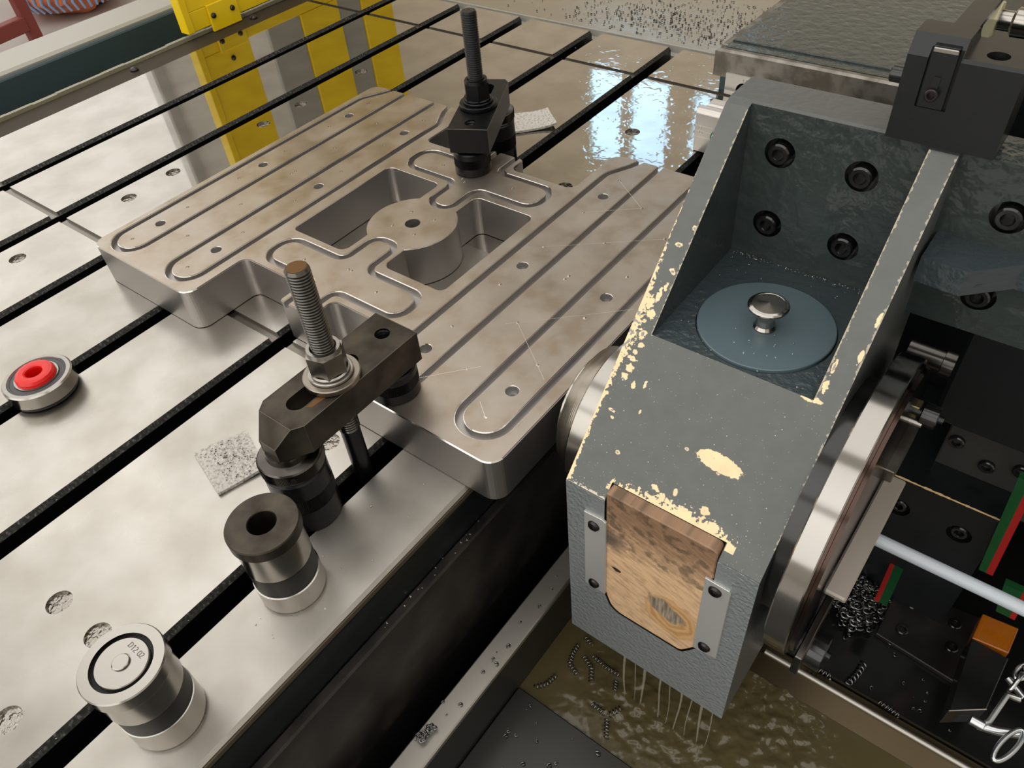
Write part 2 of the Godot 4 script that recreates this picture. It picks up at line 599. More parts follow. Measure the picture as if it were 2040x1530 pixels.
func hall() -> void:
	var x0 := -5.0
	var x1 := 6.0
	var z0 := -6.0
	var z1 := 5.0
	var y0 := -1.0
	var y1 := 4.6
	structure("floor", boxes([[Vector3(x0, y0 - 0.2, z0), Vector3(x1, y0, z1)]]), M.floor_paint)
	structure("ceiling", boxes([[Vector3(x0, y1, z0), Vector3(x1, y1 + 0.2, z1)]]), M.ceiling_paint)
	structure("wall_left", boxes([[Vector3(x0 - 0.2, y0, z0), Vector3(x0, y1, z1)]]), M.wall_paint)
	structure("wall_back", boxes([[Vector3(x0, y0, z0 - 0.2), Vector3(x1, y1, z0)]]), M.wall_paint)
	structure("wall_front", boxes([[Vector3(x0, y0, z1), Vector3(x1, y1, z1 + 0.2)]]), M.wall_paint)
	# right wall with three tall windows
	var wins := [[-3.15, -2.78], [-2.68, -2.28], [-2.02, -1.62]]
	var wy := [2.75, 3.7]
	var w := MB.new()
	w.box(Vector3(x1, y0, z0), Vector3(x1 + 0.2, wy[0], z1))
	w.box(Vector3(x1, wy[1], z0), Vector3(x1 + 0.2, y1, z1))
	var zz := z0
	for q in wins:
		w.box(Vector3(x1, wy[0], zz), Vector3(x1 + 0.2, wy[1], q[0]))
		zz = q[1]
	w.box(Vector3(x1, wy[0], zz), Vector3(x1 + 0.2, wy[1], z1))
	structure("wall_right", w, M.wall_beige)
	var k := 1
	for q in wins:
		var p := MB.new()
		p.box(Vector3(x1 + 0.08, wy[0], q[0]), Vector3(x1 + 0.1, wy[1], q[1]))
		structure("window_%d" % k, p, M.window_glow)
		panel_light("window_light", Vector3(x1 + 0.06, (wy[0] + wy[1]) / 2, (q[0] + q[1]) / 2), Vector2(q[1] - q[0], wy[1] - wy[0]), Basis(Vector3.UP, PI / 2), 0.12, Color(0.62, 0.83, 1.0))
		k += 1
	# translucent sectional door in the back wall, day behind it
	var d := thing("sectional_door", "wide translucent sectional door in the back wall of the hall", "door")
	part(d, "translucent_panel", boxes([[Vector3(-3.4, -0.95, z0 + 0.004), Vector3(3.15, 4.3, z0 + 0.03)]]), M.door_glow)
	part(d, "frame", boxes([[Vector3(-3.5, y0 + 0.001, z0 + 0.002), Vector3(-3.4, 4.4, z0 + 0.08)], [Vector3(3.15, y0 + 0.001, z0 + 0.002), Vector3(3.25, 4.4, z0 + 0.08)], [Vector3(-3.4, 4.3, z0 + 0.002), Vector3(3.15, 4.4, z0 + 0.08)]]), M.frame_grey)
	settle(d, Vector3(-0.1, y0, z0))
	panel_light("door_light", Vector3(-0.12, 1.68, z0 + 0.05), Vector2(6.4, 5.2), Basis(Vector3.UP, PI), 4.0, Color(1.0, 0.992, 0.98))
	# translucent window band in the left wall
	var lw := thing("window_band", "wide translucent window band in the left wall of the hall", "window")
	part(lw, "translucent_panel", boxes([[Vector3(x0 + 0.004, 0.1, -4.0), Vector3(x0 + 0.03, 4.0, 4.0)]]), M.door_glow)
	part(lw, "frame", boxes([[Vector3(x0 + 0.002, 0.0, -4.1), Vector3(x0 + 0.08, 0.1, 4.1)], [Vector3(x0 + 0.002, 4.0, -4.1), Vector3(x0 + 0.08, 4.1, 4.1)], [Vector3(x0 + 0.002, 0.1, -4.1), Vector3(x0 + 0.08, 4.0, -4.0)], [Vector3(x0 + 0.002, 0.1, 4.0), Vector3(x0 + 0.08, 4.0, 4.1)]]), M.frame_grey)
	settle(lw, Vector3(x0, 0, 0))
	panel_light("band_light", Vector3(x0 + 0.05, 2.05, 0), Vector2(8.0, 3.9), Basis(Vector3.UP, -PI / 2), 8.5, Color(1.0, 0.995, 0.985))
	# long skylights in the roof
	k = 0
	for lx in [-3.1, 1.2]:
		var t := thing("skylight", ["long translucent skylight over the left of the hall", "long translucent skylight over the machine"][k], "skylight", "skylights of the hall roof")
		k += 1
		part(t, "rim", boxes([[Vector3(lx - 1.9, y1 - 0.03, -5.9), Vector3(lx - 1.8, y1 - 0.001, 4.4)], [Vector3(lx + 1.8, y1 - 0.03, -5.9), Vector3(lx + 1.9, y1 - 0.001, 4.4)]]), M.frame_grey)
		part(t, "translucent_sheet", boxes([[Vector3(lx - 1.8, y1 - 0.02, -5.9), Vector3(lx + 1.8, y1 - 0.002, 4.4)]]), M.lamp_glow)
		settle(t, Vector3(lx, y1 - 0.02, -0.5))
		panel_light("skylight_light", Vector3(lx, y1 - 0.04, -0.75), Vector2(3.6, 10.3), Basis(Vector3.RIGHT, -PI / 2), 8.0, Color(1.0, 0.995, 0.985))

# ---------------------------------------------------------------- table
const SLOTS := [0.0, 0.1265, 0.2482, 0.3735, 0.5, 0.6639]

func table() -> void:
	var t := thing("machine_table", "large flat steel machine table with parallel black T-slots and small round holes", "machine table")
	var c := CSGCombiner3D.new()
	c.name = "table_body"
	t.add_child(c)
	# strips still covered with a film of coolant: the far ones, and the ends beyond the plate
	var z1 := SLOTS[2] + 0.011
	var z2 := SLOTS[5] + 0.011
	csg_box(c, Vector3(-0.62, -0.05, -0.116), Vector3(0.687, 0, z1), M.table_steel_wet, CSGShape3D.OPERATION_UNION)
	csg_box(c, Vector3(0.19, -0.05, z1), Vector3(0.687, 0, z2), M.table_steel_ripple, CSGShape3D.OPERATION_UNION)
	csg_box(c, Vector3(-0.62, -0.05, z1), Vector3(0.19, 0, z2), M.table_steel, CSGShape3D.OPERATION_UNION)
	csg_xprism(c, PackedVector2Array([Vector2(z2, -0.05), Vector2(z2, 0), Vector2(0.7462, 0), Vector2(0.7484, -0.0022), Vector2(0.7484, -0.05)]), -0.62, 0.687, M.table_steel_dry, CSGShape3D.OPERATION_UNION)
	for gx in [[-0.0085, 0.0], [0.588, 0.5955]]:
		csg_xprism(c, PackedVector2Array([Vector2(-0.2, -0.0035), Vector2(-0.2, 0.01), Vector2(0.8, 0.01), Vector2(0.8, -0.0035)]), gx[0], gx[1], M.groove_steel)
	for z in SLOTS:
		csg_xprism(c, PackedVector2Array([Vector2(z, 0.0005), Vector2(z + 0.0038, -0.0040), Vector2(z + 0.0195, -0.0040), Vector2(z + 0.0228, 0.0005)]), -0.7, 0.8, M.slot_chamfer)
		csg_box(c, Vector3(-0.7, -0.04, z + 0.0038), Vector3(0.8, 0.01, z + 0.0195), M.slot_black)
	for h in [[0.3194, 0.1723], [0.2578, 0.171], [0.1233, 0.1706], [0.0619, 0.1744], [-0.0703, 0.176], [-0.2559, 0.5875], [-0.3147, 0.634], [-0.2536, 0.6298], [-0.0616, 0.6339], [0.3244, 0.5814], [0.0935, 0.6344], [0.43, 0.171], [0.46, 0.5814]]:
		csg_cyl(c, Vector3(h[0], 0, h[1]), 0.0085, 0.005, M.plug_steel)
	# rusty edge strip and dark side under the table's near edge
	var e := MB.new()
	e.box(Vector3(-0.62, -0.0075, 0.7484), Vector3(0.687, -0.0023, 0.7496), 0.0006)
	part(t, "edge_strip", e, M.edge_rust)
	part(t, "side_face", boxes([[Vector3(-0.62, -0.038, 0.74), Vector3(0.687, -0.0075, 0.7505)]]), M.black_part)
	settle(t, Vector3(0.03, -0.05, 0.3))
	var s := thing("machine_saddle", "dark iron saddle below the near edge of the steel table", "machine base")
	part(s, "body", boxes([[Vector3(-0.62, -0.142, 0.05), Vector3(0.687, -0.0505, 0.752)], [Vector3(-0.62, -0.142, 0.75), Vector3(0.687, -0.0385, 0.7585)]], 0.0015), M.dark_iron)
	part(s, "lower_face", boxes([[Vector3(-0.62, -0.55, 0.05), Vector3(0.687, -0.142, 0.7565)]]), M.black_deep)
	settle(s, Vector3(0.03, -0.55, 0.4))
	# grey channel at the far end of the table
	var d := thing("drain_channel", "grey drain channel along the ends of the T-slots", "channel")
	part(d, "channel", boxes([[Vector3(0.689, -0.03, -0.116), Vector3(0.7, -0.012, 0.60)], [Vector3(0.7, -0.03, -0.116), Vector3(0.703, -0.003, 0.60)]]), M.guard_grey)
	settle(d, Vector3(0.69, -0.03, 0.25))

# ---------------------------------------------------------------- clamped plate
func groove(parent: Node, pts: Array, w := 0.0058, depth := 0.0055, r := 0.0) -> void:
	var line := fillet(pts, 10, false)
	var big := PackedVector2Array()
	for p in line:
		big.append(p * 100000.0)
	for poly in Geometry2D.offset_polyline(big, w * 50000.0, Geometry2D.JOIN_MITER, Geometry2D.END_BUTT):
		if Geometry2D.is_polygon_clockwise(poly):
			continue
		var small := PackedVector2Array()
		for p in poly:
			small.append(p / 100000.0)
		csg_prism(parent, small, PT - depth, PT + 0.002, M.plate_cut)
	for poly in Geometry2D.offset_polyline(big, w * 50000.0 + 60.0, Geometry2D.JOIN_MITER, Geometry2D.END_BUTT):
		if Geometry2D.is_polygon_clockwise(poly):
			continue
		var small := PackedVector2Array()
		for p in poly:
			small.append(p / 100000.0)
		csg_prism(parent, small, PT - 0.0007, PT + 0.002, M.plate_bright)

const PT := 0.04   # height of the plate's top

func _nearest(poly: PackedVector2Array, p: Vector2) -> Vector2:
	var best := poly[0]
	for q in poly:
		if q.distance_squared_to(p) < best.distance_squared_to(p):
			best = q
	return best

func plate() -> void:
	var t := thing("machined_plate", "thick machined steel plate with milled grooves, two pockets and a round central boss", "metal plate")
	var c := CSGCombiner3D.new()
	c.name = "plate_body"
	t.add_child(c)
	var outline := fillet([[-0.0355, 0.2925, 0.012], [0.346, 0.2925, 0.012], [0.346, 0.4417, 0.012], [0.272, 0.4417, 0.006], [0.272, 0.5165, 0.006], [0.2915, 0.5165, 0.004], [0.2915, 0.5565, 0.005], [0.2705, 0.5565, 0.007], [0.2705, 0.6285, 0.008], [0.346, 0.6285, 0.014], [0.346, 0.776, 0.012], [-0.0355, 0.776, 0.012], [-0.0355, 0.629, 0.012], [0.029, 0.629, 0.008], [0.029, 0.5565, 0.007], [0.005, 0.5565, 0.003], [0.005, 0.5163, 0.003], [0.0288, 0.5163, 0.006], [0.0288, 0.4417, 0.008], [-0.0355, 0.4417, 0.012]], 9)
	csg_prism(c, outline, 0.0006, PT - 0.0009, M.plate_cut, CSGShape3D.OPERATION_UNION)
	var scaled := PackedVector2Array()
	for p in outline:
		scaled.append(p * 100000.0)
	var inner := PackedVector2Array()
	for p in Geometry2D.offset_polygon(scaled, -75.0, Geometry2D.JOIN_MITER)[0]:
		inner.append(p / 100000.0)
	# top skin: the milled top face carries its own stained finish
	var lid := csg_prism(c, inner, PT - 0.0012, PT, M.plate_top, CSGShape3D.OPERATION_UNION)
	lid.name = "top_face"
	# bright chamfer along the near ends of the plate
	var ch := MB.new()
	var ch_far := MB.new()
	for i in outline.size():
		var a := outline[i]
		var b := outline[(i + 1) % outline.size()]
		if a.x < -0.012 and b.x < -0.012:
			var ia := _nearest(inner, a)
			var ib := _nearest(inner, b)
			(ch if a.y > 0.5 else ch_far).quad(Vector3(a.x, PT - 0.0009, a.y), Vector3(b.x, PT - 0.0009, b.y), Vector3(ib.x, PT, ib.y), Vector3(ia.x, PT, ia.y), Vector3(0, 1, 0))
	part(t, "edge_chamfer", ch, M.plate_bright, "bright chamfered edge")
	part(t, "edge_chamfer", ch_far, M.plate_bright, "bright chamfered edge")
	for p in [[[0.083, 0.4445, 0.005], [0.213, 0.4445, 0.007], [0.213, 0.5123, 0.007], [0.083, 0.5123, 0.008]], [[0.0855, 0.558, 0.008], [0.213, 0.558, 0.008], [0.213, 0.626, 0.007], [0.0855, 0.626, 0.006]]]:
		for k in 2:
			var q := CSGCombiner3D.new()
			q.name = "pocket"
			q.operation = CSGShape3D.OPERATION_SUBTRACTION
			c.add_child(q, true)
			var poly := fillet(p, 8)
			var m: Material = M.plate_cut
			if k == 1:
				var o := PackedVector2Array()
				for a in poly:
					o.append(a * 100000.0)
				poly = PackedVector2Array()
				for a in Geometry2D.offset_polygon(o, 45.0, Geometry2D.JOIN_MITER)[0]:
					poly.append(a / 100000.0)
				m = M.plate_bright
			csg_prism(q, poly, -0.01 if k == 0 else PT - 0.0005, PT + 0.01, m, CSGShape3D.OPERATION_UNION)
			csg_cyl(q, Vector3(0.148, 0.02, 0.5352), 0.042 if k == 0 else 0.0416, 0.2, m, 1, 96)
	# long grooves: two loops on each bar, open at the far end
	groove(c, [[0.352, 0.323, 0], [0.335, 0.3165, 0.02], [0.311, 0.3031, 0.02], [-0.0265, 0.3031, 0.0196], [-0.0265, 0.3425, 0.0196], [0.352, 0.3425, 0]])
	groove(c, [[0.352, 0.3888, 0], [-0.0255, 0.3888, 0.0193], [-0.0255, 0.4275, 0.0193], [0.308, 0.4275, 0.02], [0.332, 0.4135, 0.02], [0.352, 0.408, 0]])
	groove(c, [[0.352, 0.661, 0], [0.332, 0.654, 0.02], [0.309, 0.6417, 0.02], [-0.0225, 0.6417, 0.0193], [-0.0225, 0.680, 0.0193], [0.352, 0.680, 0]])
	groove(c, [[0.352, 0.7235, 0], [-0.0205, 0.7235, 0.0193], [-0.0205, 0.7625, 0.0193], [0.352, 0.7625, 0]])
	# cross-shaped grooves round the two clamping lands
	groove(c, [[0.0, 0.5245, 0], [0.0385, 0.5245, 0.009], [0.0385, 0.4535, 0.015], [0.0735, 0.4535, 0.015], [0.0735, 0.5215, 0.010], [0.115, 0.5215, 0.0115], [0.115, 0.5500, 0.0115], [0.0735, 0.5500, 0.010], [0.0735, 0.6185, 0.015], [0.0385, 0.6185, 0.015], [0.0385, 0.5485, 0.009], [0.0, 0.5485, 0]])
	groove(c, [[0.3, 0.5235, 0], [0.2600, 0.5235, 0.009], [0.2600, 0.4545, 0.015], [0.2243, 0.4545, 0.015], [0.2243, 0.5230, 0.010], [0.1825, 0.5230, 0.0115], [0.1825, 0.5490, 0.0115], [0.2235, 0.5490, 0.010], [0.2235, 0.6165, 0.015], [0.2595, 0.6165, 0.015], [0.2595, 0.5475, 0.009], [0.3, 0.5475, 0]])
	for h in [[0.0208, 0.3225], [0.1476, 0.3225], [0.273, 0.3225], [0.0222, 0.408], [0.148, 0.408], [0.2734, 0.408], [0.0266, 0.661], [0.1489, 0.661], [0.2735, 0.661], [0.0267, 0.7435], [0.1498, 0.7432], [0.2726, 0.742]]:
		csg_cyl(c, Vector3(h[0], PT, h[1]), 0.0050, 0.014, M.hole_steel)
		csg_cyl(c, Vector3(h[0], PT, h[1]), 0.0054, 0.0008, M.plate_bright)
		csg_cyl(c, Vector3(h[0], PT - 0.007, h[1]), 0.0032, 0.004, M.hole_steel)
	csg_cyl(c, Vector3(0.1478, PT - 0.0045, 0.536), 0.0072, 0.015, M.plate_cut)
	csg_cyl(c, Vector3(0.1478, PT - 0.014, 0.536), 0.0045, 0.02, M.plate_bright)
	var spots := [[-0.0098, 0.322], [0.0529, 0.3219], [0.0218, 0.3651], [0.0845, 0.3652], [-0.0088, 0.4076], [0.0536, 0.4071], [0.1161, 0.3221], [0.2429, 0.3219], [0.3051, 0.3215], [0.2744, 0.3648], [0.2112, 0.3645], [0.1796, 0.3213], [0.1562, 0.3642], [0.1506, 0.3644], [0.2426, 0.4073], [0.3056, 0.4073], [0.1798, 0.4075], [0.1168, 0.4077], [0.1616, 0.5219], [0.1624, 0.5495], [0.1354, 0.5216], [0.1352, 0.5494], [0.0659, 0.5358], [0.0659, 0.5397], [0.0559, 0.5792], [0.0552, 0.4909], [0.2423, 0.4911], [0.2283, 0.531], [0.2318, 0.5252], [0.2426, 0.5789], [0.3047, 0.6593], [0.2422, 0.66], [0.2742, 0.7014], [0.1799, 0.6606], [0.2117, 0.7019], [0.2431, 0.7425], [0.1809, 0.7432], [0.1573, 0.7023], [0.1522, 0.7018], [0.0569, 0.6612], [0.1183, 0.6609], [0.0877, 0.7021], [0.1198, 0.7429], [0.0264, 0.7019], [0.0575, 0.7433], [-0.0035, 0.7434]]
	for i in spots.size():
		var s: Array = spots[i]
		csg_cyl(c, Vector3(s[0], PT - 0.0006, s[1]), 0.0016, 0.0032, M.plate_bright, 1, 10)
	# fine scribed lines on the near bar
	for l in [[0.0264, 0.7019, -0.012, 0.668], [0.0264, 0.7019, 0.034, 0.709], [0.0877, 0.7021, 0.082, 0.695], [0.0877, 0.7021, 0.149, 0.769], [0.1799, 0.6606, 0.2117, 0.7019], [0.2117, 0.7019, 0.2431, 0.7425], [0.2422, 0.66, 0.2742, 0.7014], [0.0877, 0.7021, 0.0575, 0.7433], [0.3047, 0.6593, 0.2742, 0.7014], [0.0575, 0.7433, 0.048, 0.756], [-0.0035, 0.7434, 0.006, 0.731]]:
		var a := Vector3(l[0], PT + 0.00003, l[1])
		var b := Vector3(l[2], PT + 0.00003, l[3])
		var d := (b - a).normalized()
		var sd := Vector3(-d.z, 0, d.x) * 0.00016
		var q := MB.new()
		q.quad(a + sd, b + sd, b - sd, a - sd, Vector3.UP)
		part(t, "scribed_line", q, M.scribe)
	settle(t, Vector3(0.155, 0, 0.534))

# ---------------------------------------------------------------- clamps
func hexagon(r: float, turn := 0.0) -> PackedVector2Array:
	var o := PackedVector2Array()
	for k in 6:
		o.append(Vector2(r, 0).rotated(turn + TAU * k / 6))
	return o

func knurl(b: MB, r: float, y0: float, y1: float, teeth: int, depth: float) -> void:
	for k in teeth:
		var w0 := TAU * k / teeth
		var w1 := TAU * (k + 0.5) / teeth
		var w2 := TAU * (k + 1) / teeth
		var a := Vector3(cos(w0), 0, sin(w0)) * (r - depth)
		var c := Vector3(cos(w1), 0, sin(w1)) * r
		var e := Vector3(cos(w2), 0, sin(w2)) * (r - depth)
		b.quad(a + Vector3.UP * y0, c + Vector3.UP * y0, c + Vector3.UP * y1, a + Vector3.UP * y1, a + c)
		b.quad(c + Vector3.UP * y0, e + Vector3.UP * y0, e + Vector3.UP * y1, c + Vector3.UP * y1, e + c)

func strap(called: String, label: String, m: Material) -> Node3D:
	# local: stud axis at the origin, underside y = 0, heel nose at -x
	var t := thing(called, label, "clamp", "strap clamps on the plate")
	var c := CSGCombiner3D.new()
	c.name = "clamp_body"
	t.add_child(c)
	var hw := 0.0192
	csg_prism(c, PackedVector2Array([Vector2(-0.0575, -0.0075), Vector2(-0.0395, -hw), Vector2(0.0615, -hw), Vector2(0.0615, hw), Vector2(-0.0395, hw), Vector2(-0.0575, 0.0075)]), 0.0, 0.0240, m, CSGShape3D.OPERATION_UNION)
	var z := csg_zprism(c, PackedVector2Array([Vector2(0.0615, 0), Vector2(0.0615, 0.0240), Vector2(-0.0465, 0.0240), Vector2(-0.0575, 0.0110), Vector2(-0.0575, 0)]), -0.05, 0.05, m, CSGShape3D.OPERATION_INTERSECTION)
	z.name = "nose"
	var sl := PackedVector2Array()
	for k in 13:
		sl.append(Vector2(-0.0285, 0) + Vector2(0, -0.0068).rotated(-PI * k / 12))
	for k in 13:
		sl.append(Vector2(0.016, 0) + Vector2(0, 0.0068).rotated(-PI * k / 12))
	csg_prism(c, sl, -0.01, 0.05, m)
	csg_cyl(c, Vector3(0.048, 0.02, 0), 0.0054, 0.06, M.black_oxide, 1, 28)
	var th := MB.new()
	for k in 7:
		th.lathe([Vector2(0.0054, 0.006 + k * 0.0024), Vector2(0.0047, 0.0072 + k * 0.0024), Vector2(0.0054, 0.0084 + k * 0.0024)], 24, Transform3D(Basis(), Vector3(0.048, 0, 0)))
	part(t, "screw_thread", th, M.black_oxide, "threads inside the round hole")
	for e in [[[-0.0465, 0.024, -0.01465], [-0.0395, 0.024, -hw], [0.0615, 0.024, -hw], [0.0615, 0.024, hw], [-0.0395, 0.024, hw], [-0.0465, 0.024, 0.01465], [-0.0465, 0.024, -0.01465]], [[-0.0465, 0.024, -0.01465], [-0.0575, 0.011, -0.0075], [-0.0575, 0.011, 0.0075], [-0.0465, 0.024, 0.01465]], [[-0.0575, 0.011, -0.0075], [-0.0575, 0.001, -0.0075]], [[-0.0575, 0.011, 0.0075], [-0.0575, 0.001, 0.0075]], [[-0.0395, 0.024, hw], [-0.0395, 0.001, hw]]]:
		for i in e.size() - 1:
			var eb := MB.new()
			eb.tube([Vector3(e[i][0], e[i][1], e[i][2]), Vector3(e[i + 1][0], e[i + 1][1], e[i + 1][2])], 0.00026, 6)
			part(t, "worn_edge", eb, M.worn_edge)
	return t

func riser(called: String, label: String, r: float, h: float, kind: int) -> Node3D:
	var t := thing(called, label, "riser", "black screw risers carrying the strap clamps")
	var b := MB.new()
	if kind == 0:   # tall heel riser with a slotted ring nut on top
		b.lathe([Vector2(r - 0.001, 0), Vector2(r, 0.001), Vector2(r, 0.020)], 64)
		b.lathe([Vector2(r, 0.033), Vector2(r, 0.0475), Vector2(r - 0.0012, 0.0487), Vector2(r - 0.0012, 0.0500), Vector2(r - 0.006, 0.0500)], 64)
		part(t, "body", b, M.black_oxide)
		var k := MB.new()
		knurl(k, r + 0.0001, 0.020, 0.033, 110, 0.0006)
		part(t, "knurled_band", k, M.clamp_black)
		var g := MB.new()
		knurl(g, r + 0.0006, 0.0512, 0.0590, 130, 0.0006)
		g.lathe([Vector2(0.012, 0.0500), Vector2(r - 0.0005, 0.0500), Vector2(r, 0.0512)], 64)
		g.lathe([Vector2(r, 0.0590), Vector2(r - 0.0008, 0.0602), Vector2(r - 0.006, 0.0618), Vector2(r - 0.006, h), Vector2(0, h)], 64)
		part(t, "ring_nut", g, M.stud_steel)
		for a in [0.6, 2.2, 3.8, 5.4]:
			var p := MB.new()
			var d := Vector3(cos(a), 0, sin(a))
			p.lathe([Vector2(0.0022, 0.0), Vector2(0.0022, 0.0009), Vector2(0, 0.0009)], 14, Transform3D(Basis(Vector3.UP.cross(d), d, Vector3.UP), d * r + Vector3(0, 0.0552, 0)))
			part(t, "pin_hole", p, M.black_deep)
	else:
		b.lathe([Vector2(r - 0.001, 0), Vector2(r, 0.001), Vector2(r, 0.0085)], 64)
		b.lathe([Vector2(r, 0.0175), Vector2(r, 0.0225), Vector2(r - 0.0012, 0.0237), Vector2(r - 0.005, 0.0242), Vector2(r - 0.005, h), Vector2(0, h)], 64)
		part(t, "body", b, M.black_oxide)
		var k := MB.new()
		knurl(k, r + 0.0001, 0.0085, 0.0175, 110, 0.0006)
		part(t, "knurled_band", k, M.clamp_black)
	return t

func stud(called: String, label: String, nut_y: float, tip_y: float, ms: Material, mn: Material, mw: Material) -> Node3D:
	# local: y = 0 at the table top
	var t := thing(called, label, "stud bolt", "threaded studs of the clamps")
	var r := 0.0075
	var b := MB.new()
	b.thread(r, 0.0013, 0.0021, 0.045, tip_y - 0.0012, 30)
	b.lathe([Vector2(r - 0.0003, tip_y - 0.0016), Vector2(r - 0.0012, tip_y), Vector2(0, tip_y)], 30)
	part(t, "thread", b, ms)
	var root := MB.new()
	root.lathe([Vector2(r - 0.00062, 0.046), Vector2(r - 0.00062, tip_y - 0.0022)], 30)
	part(t, "thread_root", root, M.black_deep, "dark oily roots of the thread")
	var s := MB.new()
	s.lathe([Vector2(r - 0.0006, -0.036), Vector2(r - 0.0006, 0.0445), Vector2(r - 0.0012, 0.046)], 30)
	part(t, "shank", s, M.black_oxide)
	var n := MB.new()
	var hx := hexagon(0.0128, 0.25)
	n.prism(hx, nut_y + 0.0005, nut_y + 0.0165, 0.0)
	n.lathe([Vector2(0.0112, nut_y + 0.0165), Vector2(0.0106, nut_y + 0.0195), Vector2(0.0085, nut_y + 0.0195), Vector2(0.0076, nut_y + 0.0180)], 36)
	n.lathe([Vector2(0.0115, nut_y - 0.0008), Vector2(0.0128, nut_y), Vector2(0.0128, nut_y + 0.0008), Vector2(0.0118, nut_y + 0.0016)], 36)
	part(t, "hex_nut", n, mn)
	var w := MB.new()
	w.lathe([Vector2(0.0082, nut_y - 0.0028), Vector2(0.0140, nut_y - 0.0028), Vector2(0.0146, nut_y - 0.0022), Vector2(0.0146, nut_y - 0.0010), Vector2(0.0140, nut_y - 0.0004), Vector2(0.0078, nut_y - 0.0004)], 48)
	part(t, "spherical_washer", w, mn)
	var w2 := MB.new()
	w2.lathe([Vector2(0.0082, nut_y - 0.0070), Vector2(0.0178, nut_y - 0.0070), Vector2(0.0186, nut_y - 0.0064), Vector2(0.0186, nut_y - 0.0034), Vector2(0.0180, nut_y - 0.0028), Vector2(0.0082, nut_y - 0.0028)], 56)
	part(t, "washer", w2, mw)
	return t

func clamps() -> void:
	var y := 0.0675
	var a := strap("strap_clamp", "brown-black strap clamp with an open slot and a chamfered nose, in front of the plate", M.clamp_steel)
	a.position = Vector3(-0.0645, y, 0.671)
	var st := MB.new()
	st.prism(PackedVector2Array([Vector2(-0.028, 0.008), Vector2(-0.012, 0.0082), Vector2(-0.010, 0.0105), Vector2(-0.013, 0.0128), Vector2(-0.026, 0.0115)]), 0.02405, 0.0241)
	part(a, "rust_stain", st, M.rust, "rusty yellow stain beside the slot")
	var a2 := strap("strap_clamp", "black strap clamp at the far end of the plate", M.clamp_black)
	a2.position = Vector3(0.2917, y, 0.5077)
	a2.rotation.y = deg_to_rad(-153.6)
	var r1 := riser("screw_riser", "tall black knurled riser under the nose of the near strap clamp", 0.0207, y, 0)
	r1.position = Vector3(-0.1101, 0, 0.670)
	var r2 := copy(r1, "tall black riser standing on the table behind the far strap clamp")
	r2.position = Vector3(0.332, 0, 0.4877)
	var f1 := riser("screw_riser", "short black knurled riser on the plate under the near strap clamp", 0.018, y - PT, 1)
	f1.position = Vector3(-0.0171, PT, 0.6716)
	var f2 := copy(f1, "short black knurled riser on the plate under the far strap clamp")
	f2.position = Vector3(0.252, PT, 0.5232)
	var s1 := stud("clamp_stud", "steel threaded stud with a worn hex nut and bright washers, through the near strap clamp", 0.0987, 0.178, M.stud_steel, M.nut_steel, M.washer_steel)
	s1.position = Vector3(-0.0645, 0, 0.6735)
	var cap := MB.new()
	cap.lathe([Vector2(0.0058, 0.1781), Vector2(0.0, 0.1781)], 24)
	part(s1, "stud_tip", cap, M.rust, "rusty end face of the stud")
	var s2 := stud("clamp_stud", "black threaded stud with a tall black hex nut, through the far strap clamp", 0.0987, 0.18, M.black_oxide, M.black_oxide, M.black_oxide)
	s2.position = Vector3(0.281, 0, 0.513)

# ---------------------------------------------------------------- loose parts on the table
func text_part(parent: Node, called: String, words: String, height: float, depth: float, tr: Transform3D, m: Material) -> void:
	var f := SystemFont.new()
	f.font_names = PackedStringArray(["Droid Sans"])
	var tm := TextMesh.new()
	tm.text = words
	tm.font = f
	tm.font_size = 32
	tm.pixel_size = height / 24.0
	tm.depth = depth
	var o := MeshInstance3D.new()
	o.name = called
	o.mesh = tm
	o.material_override = m
	o.transform = tr
	parent.add_child(o, true)

